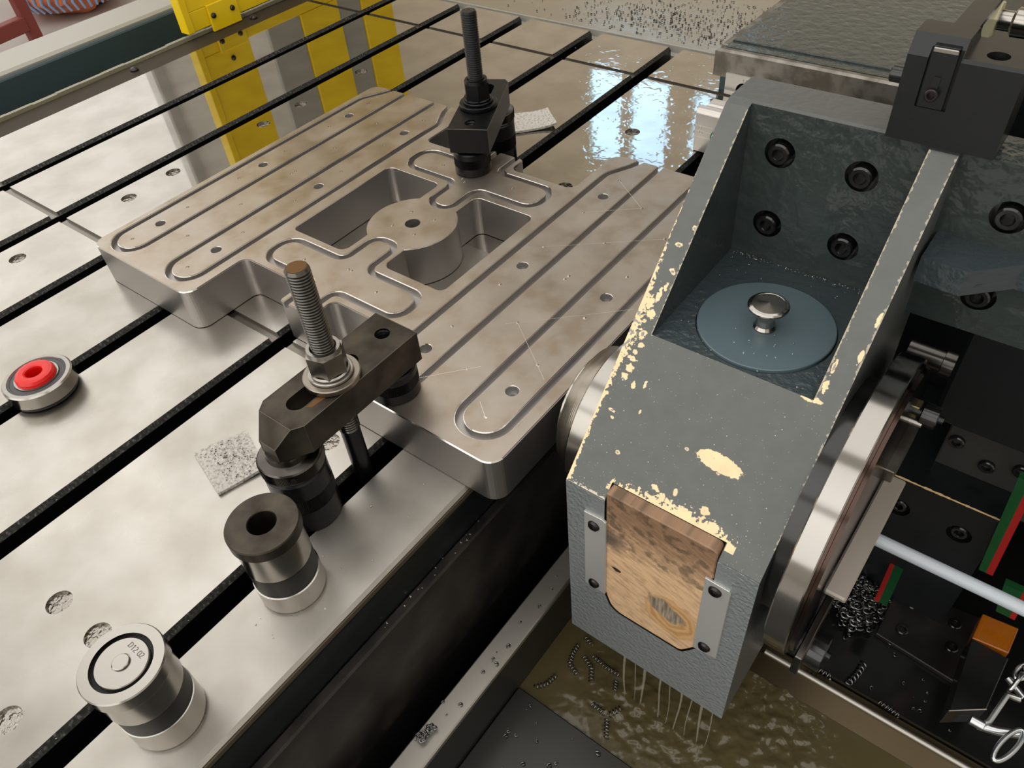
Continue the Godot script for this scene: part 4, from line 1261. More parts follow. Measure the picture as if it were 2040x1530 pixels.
func block_and_cover() -> void:
	# black block with an arm, on the top of the head's wall
	var t := thing("stop_block", "black steel stop block with a bent arm, on the top edge of the grey attachment", "stop block")
	var c := CSGCombiner3D.new()
	c.name = "block"
	t.add_child(c)
	csg_zprism(c, PackedVector2Array([Vector2(0.155, 0.2172), Vector2(0.155, 0.2605), Vector2(0.1565, 0.262), Vector2(0.186, 0.262), Vector2(0.186, 0.2172)]), 0.936, 0.9645, M.black_part, CSGShape3D.OPERATION_UNION)
	csg_zprism(c, PackedVector2Array([Vector2(0.155, 0.2172), Vector2(0.155, 0.2605), Vector2(0.160, 0.270), Vector2(0.176, 0.270), Vector2(0.186, 0.262), Vector2(0.186, 0.2172)]), 0.9117, 0.9365, M.black_part, CSGShape3D.OPERATION_UNION)
	csg_box(c, Vector3(0.15, 0.2360, 0.9215), Vector3(0.1575, 0.3, 0.9363), M.black_deep)
	csg_cyl(c, Vector3(0.1665, 0.262, 0.9495), 0.0052, 0.03, M.black_deep)
	var b := MB.new()
	b.box(Vector3(0.1545, 0.2363, 0.9225), Vector3(0.1572, 0.2665, 0.9345), 0.0003)
	b.box(Vector3(0.1545, 0.2640, 0.9225), Vector3(0.262, 0.2668, 0.9345), 0.0003)
	part(t, "bent_arm", b, M.black_part)
	b = MB.new()
	b.box(Vector3(0.1541, 0.2636, 0.9228), Vector3(0.1552, 0.2660, 0.9342), 0.0004)
	part(t, "bright_edge", b, M.bright_steel, "bright worn edge of the arm")
	b = MB.new()
	b.prism(PackedVector2Array([Vector2(0.2445, 0.9262), Vector2(0.2525, 0.9268), Vector2(0.2525, 0.9302), Vector2(0.2445, 0.9296)]), 0.0, 0.0008, 0.0, Transform3D(TO_X_MINUS, Vector3(0.1546, 0, 0)))
	part(t, "slot_opening", b, M.black_deep)
	cap_screw(t, Vector3(0.1546, 0.2440, 0.9283), TO_X_MINUS, 0.0032, 0.0035, M.screw_dark)
	cap_screw(t, Vector3(0.170, 0.2435, 0.9117), TO_Z_MINUS, 0.0042, 0.0085, M.black_wet, "side_screw")
	settle(t, Vector3(0.17, 0.2172, 0.938))
	# turned shaft with a cream hex nut, behind the block
	t = thing("threaded_shaft", "bright turned shaft with a cream hex nut beside the black stop block", "shaft")
	b = MB.new()
	b.lathe([Vector2(0.0, 0.0), Vector2(0.0052, 0.0), Vector2(0.0052, 0.016), Vector2(0.0075, 0.0175), Vector2(0.0075, 0.24), Vector2(0, 0.24)], 40, Transform3D(TO_Z, Vector3(0.24, 0.252, 0.925)))
	part(t, "shaft", b, M.bright_steel)
	b = MB.new()
	b.prism(hexagon(0.0105, 0.3), 0.0, 0.0052, 0.0009, Transform3D(TO_Z, Vector3(0.24, 0.252, 0.9292)))
	part(t, "hex_nut", b, M.cream_nut)
	b = MB.new()
	b.lathe([Vector2(0, 0), Vector2(0.0098, 0), Vector2(0.0104, 0.0006), Vector2(0.0104, 0.0030), Vector2(0.0098, 0.0036), Vector2(0, 0.0036)], 40, Transform3D(TO_Z, Vector3(0.24, 0.252, 0.9245)))
	part(t, "collar", b, M.zinc)
	settle(t, Vector3(0.24, 0.252, 0.925))
	# housing behind the block, upper right
	t = thing("rear_housing", "dark grey machine housing behind the black stop block", "machine housing")
	part(t, "body", boxes([[Vector3(0.1935, 0.003, 0.985), Vector3(0.32, 0.206, 1.25)], [Vector3(0.29, -0.05, 0.90), Vector3(0.55, 0.20, 1.4)]], 0.003), M.black_part)
	settle(t, Vector3(0.3, -0.05, 1.1))
	# cover with a steel edge
	t = thing("way_cover", "dark green wet cover plate with a bare steel front edge beyond the table end", "cover")
	b = MB.new()
	b.prism(PackedVector2Array([Vector2(0.604, 0.6055), Vector2(0.604, 1.3), Vector2(0.6145, 1.3), Vector2(0.6145, 0.6135)]), 0.0155, 0.0470, 0.0025)
	part(t, "steel_edge", b, M.cover_edge, "bare worn steel edge")
	b = MB.new()
	b.prism(PackedVector2Array([Vector2(0.6146, 0.6140), Vector2(0.6146, 1.3), Vector2(0.632, 1.3), Vector2(0.632, 0.6140)]), 0.0155, 0.0468, 0.0)
	b.prism(PackedVector2Array([Vector2(0.632, 0.6140), Vector2(0.632, 1.3), Vector2(1.35, 1.3), Vector2(1.35, 0.6400)]), 0.0155, 0.0490, 0.001)
	part(t, "painted_top", b, M.paint_wet)
	b = MB.new()
	b.prism(PackedVector2Array([Vector2(0.62, 0.6058), Vector2(0.62, 0.6139), Vector2(1.35, 0.6395), Vector2(1.35, 0.6180)]), 0.0155, 0.0468, 0.001)
	part(t, "side_strip", b, M.cover_edge)
	settle(t, Vector3(0.9, 0.0155, 0.95))
	# dark guide under the cover
	t = thing("guide_rail", "dark guide with a pale strip in the gap under the steel-edged cover", "rail")
	part(t, "back", boxes([[Vector3(0.66, 0.0005, 0.670), Vector3(0.70, 0.0150, 1.3)]]), M.black_deep)
	part(t, "strip", boxes([[Vector3(0.607, 0.0006, 0.70), Vector3(0.64, 0.009, 0.78)], [Vector3(0.605, 0.0006, 0.79), Vector3(0.64, 0.0045, 1.2)]], 0.001), M.edge_rust)
	settle(t, Vector3(0.65, 0.0005, 0.9))
	# marked end block
	t = thing("end_block", "small bare steel end block with stamped letters, under the corner of the cover", "steel block")
	var e := CSGCombiner3D.new()
	e.name = "block"
	t.add_child(e)
	csg_box(e, Vector3(0.6005, -0.0005, 0.6240), Vector3(0.655, 0.0150, 0.6665), M.silver_block, CSGShape3D.OPERATION_UNION)
	csg_box(e, Vector3(0.6005, 0.0145, 0.6240), Vector3(0.6037, 0.0222, 0.6665), M.silver_block, CSGShape3D.OPERATION_UNION)
	csg_cyl(e, Vector3(0.6005, 0.0050, 0.6475), 0.0092, 0.016, M.black_deep, 0, 30)
	cap_screw(t, Vector3(0.6085, 0.0050, 0.6475), TO_X_MINUS, 0.0075, 0.006, M.black_wet)
	text_part(t, "stamped_letters", "T-ES", 0.0038, 0.00006, Transform3D(Basis(Vector3(0, 0, 1), Vector3(0, 1, 0), Vector3(-1, 0, 0)), Vector3(0.60045, 0.0165, 0.6500)), M.ink)
	b = MB.new()
	b.box(Vector3(0.604, -0.0005, 0.6150), Vector3(0.65, 0.0150, 0.6238), 0.0005)
	part(t, "green_side", b, M.frame_green)
	settle(t, Vector3(0.62, -0.012, 0.645))
	# pair of bright gauge blocks on the table
	t = thing("aluminium_block", "bright aluminium block with a green dot, standing on the table over the last slot", "metal block")
	b = MB.new()
	var prof := PackedVector2Array([Vector2(0.0008, 0.4554), Vector2(0.034, 0.4554)])
	b.prism(fillet([[0.0004, 0.4554, 0.001], [0.0475, 0.4554, 0.008], [0.0475, 0.4675, 0.002], [0.0004, 0.4675, 0.001]], 8), 0.0, 0.075, 0.0006, Transform3D(Basis(Vector3(0, 1, 0), Vector3(0, 0, 1), Vector3(1, 0, 0)), Vector3(0, 0, 0.6595)), 30.0)
	part(t, "block", b, M.silver_block)
	b = MB.new()
	b.lathe([Vector2(0.0105, 0), Vector2(0.0105, 0.0006), Vector2(0, 0.0006)], 30, Transform3D(TO_X_MINUS, Vector3(0.4554, 0.0205, 0.6885)))
	part(t, "green_dot", b, M.green_dot, "green round dot")
	b = MB.new()
	for o in [[0.0275, 0.6655], [0.0235, 0.6668]]:
		var ringp := []
		for k in 16:
			ringp.append(Vector3(0.4553, o[0] + 0.0021 * sin(TAU * k / 16), o[1] + 0.0016 * cos(TAU * k / 16)))
		b.tube(ringp, 0.00022, 5, true)
	for yy in [0.0300, 0.0240, 0.0175]:
		b.box(Vector3(0.45525, yy, 0.6603), Vector3(0.4554, yy + 0.0003, 0.680))
	part(t, "engraved_marks", b, M.scribe)
	settle(t, Vector3(0.4615, 0.0004, 0.69))
	t = thing("aluminium_bar", "second, plain aluminium bar directly behind the block with the green dot", "metal block")
	b = MB.new()
	b.prism(fillet([[0.0004, 0.4712, 0.001], [0.0470, 0.4712, 0.003], [0.0470, 0.4895, 0.005], [0.0004, 0.4895, 0.001]], 6), 0.0, 0.08, 0.0006, Transform3D(Basis(Vector3(0, 1, 0), Vector3(0, 0, 1), Vector3(1, 0, 0)), Vector3(0, 0, 0.6640)), 30.0)
	part(t, "bar", b, M.silver_block)
	settle(t, Vector3(0.479, 0.0004, 0.70))

# ---------------------------------------------------------------- chip tray with coolant
const OIL := -0.21

func trays() -> void:
	var t := thing("chip_tray", "dark steel chip tray with a bright rail along its rim, below the grey attachment", "tray")
	part(t, "rail", boxes([[Vector3(-0.55, -0.146, 0.7775), Vector3(0.40, -0.140, 0.7975)]], 0.001), M.rail_steel, "bright bare rim rail")
	part(t, "inner_wall", boxes([[Vector3(-0.55, -0.25, 0.7925), Vector3(0.40, -0.146, 0.7955)]]), M.tray_steel)
	part(t, "outer_wall", boxes([[Vector3(-0.55, -0.55, 0.7785), Vector3(0.40, -0.146, 0.7815)]]), M.black_deep)
	part(t, "front_shelf", boxes([[Vector3(-0.55, -0.222, 0.796), Vector3(-0.0635, -0.206, 1.35)]], 0.001), M.tray_steel)
	part(t, "bottom", boxes([[Vector3(-0.55, -0.25, 0.796), Vector3(0.6, -0.235, 1.35)]]), M.tray_steel)
	var b := MB.new()
	b.prism(PackedVector2Array([Vector2(-0.234, 0.060), Vector2(-0.2095, 0.0605), Vector2(-0.2050, 0.0780), Vector2(-0.2050, 0.0880), Vector2(-0.234, 0.0885)]), 0.0, 0.56, 0.0, Transform3D(Basis(Vector3(0, 1, 0), Vector3(0, 0, 1), Vector3(1, 0, 0)), Vector3(0, 0, 0.79)))
	part(t, "weir", b, M.tray_brown)
	b = MB.new()
	b.tube([Vector3(0.0800, -0.2035, 0.9475), Vector3(0.0800, -0.2035, 1.1), Vector3(0.0800, -0.2035, 1.33)], 0.0024, 14)
	part(t, "weir_bead", b, M.rail_steel, "bright rounded bead along the weir")
	part(t, "floor_plate", boxes([[Vector3(0.0890, -0.222, 0.80), Vector3(0.6, -0.2, 1.35)]]), M.black_wet)
	settle(t, Vector3(0.0, -0.55, 1.0))
	# coolant
	var o := thing("coolant_pool", "brown-green oily coolant pooled in the chip tray and rippled by drips", "coolant")
	b = MB.new()
	var f := FastNoiseLite.new()
	f.seed = 77
	f.frequency = 0.055
	f.fractal_octaves = 3
	var drops := [Vector2(-0.017, 0.8705), Vector2(-0.017, 0.8865), Vector2(-0.016, 0.901), Vector2(-0.017, 0.917), Vector2(-0.015, 0.936), Vector2(0.045, 0.965), Vector2(0.02, 0.99)]
	b.grid(110, 260, func(i: int, j: int) -> Vector3:
		var x := -0.0645 + 0.128 * i / 109.0
		var z := 0.7945 + 0.54 * j / 259.0
		var y := 0.0
		var k := 0.0
		for d in drops:
			var l := Vector2(x, z).distance_to(d)
			k += exp(-l * l / 0.0009)
			y += 0.0009 * sin(l * 420.0) * exp(-l / 0.012)
		y += f.get_noise_2d(x * 1000.0, z * 1000.0) * (0.00015 + 0.0016 * minf(k, 1.2))
		return Vector3(x, OIL + y, z))
	part(o, "coolant", b, M.oil)
	b = MB.new()
	for d in [[0.8694, 0.0011], [0.8853, 0.0013], [0.9005, 0.0009], [0.9165, 0.0009], [0.9345, 0.0011], [0.8782, 0.0005], [0.908, 0.0005], [0.9255, 0.0006], [0.942, 0.0005]]:
		var p := []
		for k in 9:
			var a := k / 8.0
			p.append(Vector3(-0.0172 + 0.0012 * sin(a * 4.0 + d[0] * 90.0) * a, lerpf(-0.1437, OIL + 0.0006, a), d[0] + 0.0010 * sin(a * 3.0 + d[0] * 200.0)))
		b.tube(p, d[1], 8, false, d[1] * 0.55)
	part(o, "falling_drips", b, M.coolant, "thin streams of coolant")
	settle(o, Vector3(0.0, OIL, 0.95))
	# floor under the machine: a dark base
	t = thing("machine_bed", "dark machine bed under the tray and the table", "machine base")
	part(t, "bed", boxes([[Vector3(-0.7, -1.0, -0.05), Vector3(1.35, -0.552, 1.4)]]), M.black_deep)
	settle(t, Vector3(0.3, -1.0, 0.7))
	t = thing("cover_support", "dark support under the cover plate and the steel sheet", "machine base")
	part(t, "support", boxes([[Vector3(0.71, -0.551, 0.20), Vector3(1.35, -0.021, 1.38)]]), M.black_deep)
	settle(t, Vector3(1.0, -0.551, 0.8))

# ---------------------------------------------------------------- dark machinery right of the head
func right_side() -> void:
	var t := thing("guard_bar", "beige square guard bar beside the large polished disc", "bar")
	part(t, "bar", boxes([[Vector3(0.0128, 0.0155, 0.9772), Vector3(0.1155, 0.020, 0.9900)]], 0.0012), M.beige_bar)
	settle(t, Vector3(0.06, 0.0155, 0.985))
	t = thing("wiper_bar", "dark steel bar with bright edges, above the beige guard bar", "bar")
	part(t, "bar", boxes([[Vector3(0.1080, 0.012, 0.9735), Vector3(0.1595, 0.0300, 0.9822)]], 0.0006), M.cover_edge)
	settle(t, Vector3(0.135, 0.012, 0.978))
	t = thing("lower_bar", "dark steel bar with a bright lower tip, beside the bottom of the large polished disc", "bar")
	part(t, "bar", boxes([[Vector3(-0.012, -0.040, 0.9778), Vector3(0.042, -0.020, 0.9825)]], 0.0006), M.stud_steel)
	settle(t, Vector3(0.015, -0.04, 0.98))
	t = thing("square_nut", "small brass coloured square nut above the dark wiper bar", "nut")
	part(t, "nut", boxes([[Vector3(0.1385, 0.050, 0.9700), Vector3(0.1468, 0.060, 0.9795)]], 0.0006), M.gold_nut)
	var b := MB.new()
	b.tube([Vector3(0.134, 0.052, 0.968), Vector3(0.134, 0.052, 0.984)], 0.0022, 12)
	part(t, "screw", b, M.nut_steel)
	settle(t, Vector3(0.142, 0.05, 0.975))
	for q in [[Vector3(0.140, 0.056, 0.981), 0.0075, 0.010, "glossy black roller beside the brass coloured nut"], [Vector3(0.0375, -0.086, 0.9785), 0.0135, 0.0125, "glossy black roller below the large polished disc"]]:
		t = thing("roller", q[3], "roller", "black rollers beside the polished disc")
		b = MB.new()
		b.lathe([Vector2(0, 0), Vector2(q[1] - 0.0006, 0), Vector2(q[1], 0.0006), Vector2(q[1], q[2] - 0.0006), Vector2(q[1] - 0.0006, q[2]), Vector2(0, q[2])], 36, Transform3D(TO_Z, q[0]))
		part(t, "roller", b, M.black_wet)
		b = MB.new()
		b.tube([q[0] - Vector3(0, 0, 0.006), q[0] + Vector3(0, 0, q[2] + 0.003)], 0.0028, 12)
		part(t, "pin", b, M.black_part)
		settle(t, q[0])
	t = thing("drive_shaft", "dark brown steel shaft in the black opening right of the head", "shaft")
	b = MB.new()
	b.lathe([Vector2(0, 0), Vector2(0.0095, 0), Vector2(0.0095, 0.024), Vector2(0.0112, 0.0245), Vector2(0.0112, 0.040), Vector2(0, 0.040)], 36, Transform3D(TO_Z, Vector3(0.232, 0.0245, 0.952)))
	part(t, "shaft", b, M.stud_steel)
	settle(t, Vector3(0.232, 0.0245, 0.952))
	t = thing("gearbox", "large matt dark grey gearbox block at the right edge, with bolts below", "machine part")
	part(t, "body", boxes([[Vector3(0.210, -0.075, 0.9985), Vector3(0.2730, 0.0, 1.25)]], 0.001), M.machine_grey)
	for p in [[-0.022, 1.006], [-0.034, 1.030], [-0.026, 1.05]]:
		cap_screw(t, Vector3(0.2105, p[0], p[1]), TO_X_MINUS, 0.0055, 0.004, M.black_wet)
	settle(t, Vector3(0.24, -0.075, 1.12))
	t = thing("bolted_block", "dark block with a chipped cream edge and a sunken bolt, behind the clear rod", "machine part")
	var c := CSGCombiner3D.new()
	c.name = "body"
	t.add_child(c)
	csg_box(c, Vector3(0.1803, -0.199, 0.950), Vector3(0.29, -0.050, 1.0549), M.black_part, CSGShape3D.OPERATION_UNION)
	csg_cyl(c, Vector3(0.1803, -0.0821, 1.034), 0.0088, 0.014, M.black_deep, 0, 30)
	csg_cyl(c, Vector3(0.1803, -0.0821, 0.990), 0.0088, 0.014, M.black_deep, 0, 30)
	cap_screw(t, Vector3(0.187, -0.0821, 1.034), TO_X_MINUS, 0.0062, 0.006, M.black_wet)
	cap_screw(t, Vector3(0.187, -0.0821, 0.990), TO_X_MINUS, 0.0062, 0.006, M.black_wet)
	b = MB.new()
	for k in 40:
		var z := 0.951 + 0.1035 * k / 40.0
		var w := rng.randf_range(0.0004, 0.0011)
		b.box(Vector3(0.1800, -0.0500 - w * 0.6, z), Vector3(0.1803 + w, -0.0497, z + 0.0026))
	part(t, "chipped_edge", b, M.primer, "cream primer showing along the edge")
	settle(t, Vector3(0.23, -0.199, 1.0))
	t = thing("clear_rod", "pale grey translucent rod crossing the dark machinery", "rod")
	b = MB.new()
	b.lathe([Vector2(0, 0), Vector2(0.0042, 0), Vector2(0.0042, 0.16), Vector2(0, 0.16)], 28, Transform3D(TO_Z, Vector3(0.0788, -0.001, 0.985)))
	part(t, "rod", b, M.clear_rod)
	settle(t, Vector3(0.0788, -0.001, 0.985))
	# green scrapers with red lips
	var scr := [
		["green scraper with a red lip at the right edge, beside the bolted block", [Vector3(0.17, 0.006, 1.0462), Vector3(0.17, 0.006, 1.0530), Vector3(0.17, -0.0970, 1.0602), Vector3(0.17, -0.0970, 1.0552)], Vector3(0, 0, 0.0045)],
		["small green scraper with a red lip next to the heap of chips", [Vector3(0.188, -0.150, 1.0052), Vector3(0.188, -0.150, 1.0125), Vector3(0.144, -0.150, 1.0128), Vector3(0.144, -0.150, 1.0066)], Vector3(0, 0, -0.0035)],
		["small green scraper under the clear rod, near the amber block", [Vector3(0.17, -0.100, 1.0735), Vector3(0.17, -0.100, 1.0860), Vector3(0.17, -0.1335, 1.0885), Vector3(0.17, -0.1335, 1.0790)], Vector3(0, 0, 0.0035)]]
	for q in scr:
		t = thing("scraper", q[0], "scraper", "green scrapers of the machine")
		for k in 2:
			b = MB.new()
			var p: Array = q[1].duplicate()
			if k == 1:
				var sh: Vector3 = q[2]
				p = [p[1], p[1] + sh, p[2] + sh, p[2]] if sh.z > 0.0 else [p[0] + sh, p[0], p[3], p[3] + sh]
			var nn: Vector3 = (p[1] - p[0]).cross(p[3] - p[0]).normalized()
			if nn.dot(Vector3(-1, 1, 0)) < 0.0:
				nn = -nn
			var dd := nn * 0.006
			b.quad(p[0], p[1], p[2], p[3], nn)
			b.quad(p[0] - dd, p[1] - dd, p[2] - dd, p[3] - dd, -nn)
			for i in 4:
				var j := (i + 1) % 4
				b.quad(p[i], p[j], p[j] - dd, p[i] - dd, (p[i] + p[j]) / 2.0 - (p[0] + p[2]) / 2.0)
			part(t, "blade" if k == 0 else "lip", b, M.green_plastic if k == 0 else M.red_rubber)
		settle(t, q[1][3])
	# transparent amber block and black chute
	t = thing("amber_block", "transparent amber block at the right edge above the black chute", "plastic block")
	b = MB.new()
	b.prism(PackedVector2Array([Vector2(0.1752, 1.0743), Vector2(0.1775, 1.099), Vector2(0.1525, 1.0980), Vector2(0.1500, 1.0733)]), -0.166, -0.150, 0.0006)
	part(t, "block", b, M.amber)
	settle(t, Vector3(0.164, -0.166, 1.086))
	t = thing("chute", "black wedge-shaped chute with a bright lower edge, by the hanging hook", "chute")
	b = MB.new()
	b.prism(PackedVector2Array([Vector2(0.0839, 1.0755), Vector2(0.1000, 1.0963), Vector2(0.1482, 1.0990), Vector2(0.1495, 1.0730)]), -0.172, -0.150, 0.0006)
	part(t, "body", b, M.black_wet)
	b = MB.new()
	b.tube([Vector3(0.0838, -0.1502, 1.0756), Vector3(0.0999, -0.1502, 1.0962)], 0.0006, 6)
	part(t, "bright_edge", b, M.rail_steel)
	settle(t, Vector3(0.12, -0.172, 1.086))
	# bolted plate on the tray floor
	t = thing("floor_cover", "dark plate with sunken bolts lying on the tray floor", "plate")
	b = MB.new()
	b.prism(PackedVector2Array([Vector2(0.1970, 1.0150), Vector2(0.2046, 1.0837), Vector2(0.1360, 1.0800), Vector2(0.1420, 1.0150)]), -0.1995, -0.1950, 0.0006)
	part(t, "plate", b, M.dark_iron)
	for p in [[0.1845, 1.0308], [0.1568, 1.0312], [0.1637, 1.0678], [0.1860, 1.0640]]:
		cap_screw(t, Vector3(p[0], -0.1950, p[1]), Basis(), 0.0050, 0.0022, M.black_wet)
	settle(t, Vector3(0.16, -0.1995, 1.05))
	# hook and chain
	t = thing("snap_hook", "bright zinc snap hook and links hanging at the lower right corner", "hook")
	var y := -0.05
	b = MB.new()
	b.tube([Vector3(0.0640, y, 1.0850), Vector3(0.0568, y, 1.0950), Vector3(0.0545, y, 1.0935), Vector3(0.0527, y, 1.0868), Vector3(0.0300, y, 1.0825), Vector3(0.0265, y, 1.0790)], 0.0020, 12)
	part(t, "hook", b, M.zinc)
	b = MB.new()
	b.tube([Vector3(0.0267, y - 0.003, 1.0784), Vector3(0.0290, y - 0.002, 1.0880), Vector3(0.0332, y, 1.0985), Vector3(0.0330, y, 1.1050)], 0.0026, 12)
	part(t, "bar", b, M.zinc)
	b = MB.new()
	var loop := []
	for k in 28:
		var w := TAU * k / 28
		var cx := Vector3(0.0215, y + 0.003, 1.0945)
		var ax := Vector3(0.0130, 0, 0.0042).normalized()
		var bx := Vector3(-0.30, 0.0, 0.95).normalized()
		loop.append(cx + ax * (0.0135 * cos(w)) + bx * (0.0034 * sin(w)))
	b.tube(loop, 0.0015, 10, true)
	part(t, "link", b, M.zinc)
	for k in 4:
		b = MB.new()
		loop = []
		for i in 20:
			var w := TAU * i / 20
			var e := Vector3(0.35, 1.0, 0.15) if k % 2 == 0 else Vector3(0.35, 0.2, 1.0)
			loop.append(Vector3(0.0640 + k * 0.0085, y + 0.002 * k, 1.0890 + k * 0.0018) + Vector3(1, 0.1, 0.2).normalized() * 0.0068 * cos(w) + e.normalized() * 0.0038 * sin(w))
		b.tube(loop, 0.0013, 8, true)
		part(t, "link", b, M.zinc)
	b = MB.new()
	b.lathe([Vector2(0.0018, -0.004), Vector2(0.0030, -0.0035), Vector2(0.0030, 0.0035), Vector2(0.0018, 0.004)], 16, Transform3D(TO_Z, Vector3(0.0262, y, 1.0775)))
	part(t, "end_knob", b, M.zinc)
	settle(t, Vector3(0.03, y, 1.09))

# ---------------------------------------------------------------- things beyond the table
func far_side() -> void:
	var t := thing("table_frame", "olive and dark green steel trough frame along the far side of the table", "frame")
	part(t, "olive_band", boxes([[Vector3(-0.6, -0.07, -0.172), Vector3(1.6, -0.004, -0.1165)]], 0.001), M.frame_olive)
	var b := MB.new()
	for k in 60:
		var x := -0.6 + 2.2 * k / 60.0
		b.box(Vector3(x, -0.06, -0.1795), Vector3(x + 2.2 / 60.0, 0.0006 + rng.randf_range(-0.0006, 0.0006), -0.1722 + rng.randf_range(-0.0006, 0.0006)))
	part(t, "sealed_edge", b, M.frame_edge, "pale smeared edge strip")
	part(t, "channel", boxes([[Vector3(-0.6, -0.125, -0.3185), Vector3(1.6, -0.110, -0.1795)], [Vector3(-0.6, -0.11, -0.330), Vector3(1.6, -0.006, -0.3185)], [Vector3(-0.6, -0.11, -0.275), Vector3(1.6, -0.100, -0.268)]], 0.002), M.frame_green)
	part(t, "grey_rail", boxes([[Vector3(-0.6, -0.12, -0.418), Vector3(1.6, 0.0, -0.3305)]], 0.004), M.frame_grey)
	for p in [[0.2788, -0.150], [0.5016, -0.150]]:
		b = MB.new()
		b.lathe([Vector2(0.0062, 0), Vector2(0.0060, 0.002), Vector2(0.0045, 0.0042), Vector2(0.0018, 0.0052), Vector2(0, 0.0054)], 24, Transform3D(Basis(), Vector3(p[0], -0.004, p[1])))
		part(t, "dome_bolt", b, M.screw_dark)
	settle(t, Vector3(0.5, -0.12, -0.25))
	# yellow guard
	t = thing("yellow_guard", "bright yellow sheet metal guard standing on the far frame", "guard")
	var z0 := -0.177
	var z1 := -0.165
	var hi := 0.62
	part(t, "lower_panel", boxes([[Vector3(0.401, 0.006, z0), Vector3(0.82, 0.034, z1)]], 0.001), M.yellow)
	part(t, "post", boxes([[Vector3(0.401, 0.034, z0), Vector3(0.491, hi, z1)], [Vector3(0.604, 0.034, z0), Vector3(0.690, hi, z1)], [Vector3(0.745, 0.034, z0), Vector3(0.82, hi, z1)]], 0.001), M.yellow)
	part(t, "edge_flange", boxes([[Vector3(0.389, 0.006, z0 - 0.006), Vector3(0.401, hi, z1 + 0.003)]], 0.001), M.yellow)
	part(t, "grey_panel", boxes([[Vector3(0.534, 0.034, z0), Vector3(0.604, hi, z1 - 0.004)], [Vector3(0.690, 0.034, z0), Vector3(0.745, hi, z1 - 0.004)]], 0.001), M.guard_grey)
	part(t, "foot_tab", boxes([[Vector3(0.432, -0.0035, z1), Vector3(0.487, 0.036, z1 + 0.005)]], 0.001), M.yellow)
	for p in [[0.4385, 0.0197], [0.4750, 0.0197], [0.452, 0.052]]:
		b = MB.new()
		b.lathe([Vector2(0.0042, 0), Vector2(0.0040, 0.002), Vector2(0.0028, 0.0034), Vector2(0, 0.0036)], 20, Transform3D(TO_Z, Vector3(p[0], p[1], z1 + (0.005 if p[1] < 0.03 else 0.0))))
		part(t, "screw", b, M.screw_dark)
	settle(t, Vector3(0.6, -0.0035, -0.171))
	# red rack, sacks on the hall floor
	t = thing("red_rack", "dark red steel rack on the hall floor, at the upper left corner", "rack")
	part(t, "post", boxes([[Vector3(1.435, -1.0, -3.64), Vector3(1.495, 0.9, -3.58)]], 0.004), M.rack_red)
	b = MB.new()
	var d := Vector3(-0.985, 0, 0.17)
	b.box(Vector3(0, -0.035, -0.03), Vector3(1.9, 0.035, 0.03), 0.004, Transform3D(Basis(d, Vector3.UP, Vector3(-0.17, 0, -0.985)), Vector3(1.44, -0.88, -3.60)))
	part(t, "beam", b, M.rack_red)
	b = MB.new()
	b.box(Vector3(0, -0.03, -0.03), Vector3(1.9, 0.03, 0.03), 0.004, Transform3D(Basis(d, Vector3.UP, Vector3(-0.17, 0, -0.985)), Vector3(1.44, -0.62, -3.60)))
	part(t, "brace", b, M.guard_grey)
	settle(t, Vector3(1.46, -1.0, -3.61))
	for q in [[Vector3(1.90, -1.0, -4.02), Vector3(0.33, 0.42, 0.38), M.sack, "orange woven sack with blue stitching on the hall floor"], [Vector3(1.2, -1.0, -4.62), Vector3(0.38, 0.45, 0.36), M.sack, "orange sack with blue stitching behind the red rack"], [Vector3(2.8, -1.0, -3.9), Vector3(0.30, 0.24, 0.26), M.sack_red, "red sack on the floor right of the orange sack"]]:
		t = thing("sack", q[3], "sack", "sacks on the hall floor")
		b = MB.new()
		var f := FastNoiseLite.new()
		f.seed = int(q[0].x * 100)
		f.frequency = 1.6
		var at: Vector3 = q[0]
		var sz: Vector3 = q[1]
		b.grid(28, 48, func(i: int, j: int) -> Vector3:
			var a := PI * (i / 27.0)
			var w := TAU * j / 48.0
			var v := Vector3(sin(a) * cos(w), cos(a), sin(a) * sin(w))
			v *= 1.0 + 0.22 * f.get_noise_3dv(v * 1.3) + 0.05 * f.get_noise_3dv(v * 5.0)
			return at + Vector3(v.x * sz.x, maxf(sz.y * 0.62 + v.y * sz.y * 0.7, 0.004), v.z * sz.z), true)
		part(t, "bag", b, q[2])
		if q[2] == M.sack:
			b = MB.new()
			for k in 18:
				var w := 1.97 - 1.1 + 2.2 * k / 18.0
				var e := Vector3(cos(w), 0, sin(w))
				var ee := Vector3(cos(w + 0.05), 0, sin(w + 0.05))
				b.tube([at + Vector3(e.x * sz.x * 0.86, 0.06, e.z * sz.z * 0.86), at + Vector3(ee.x * sz.x * 0.95, 0.11, ee.z * sz.z * 0.95), at + Vector3(e.x * sz.x * 1.0, 0.17, e.z * sz.z * 1.0)], 0.008, 6)
			part(t, "stitching", b, M.sack_blue)
		settle(t, at)

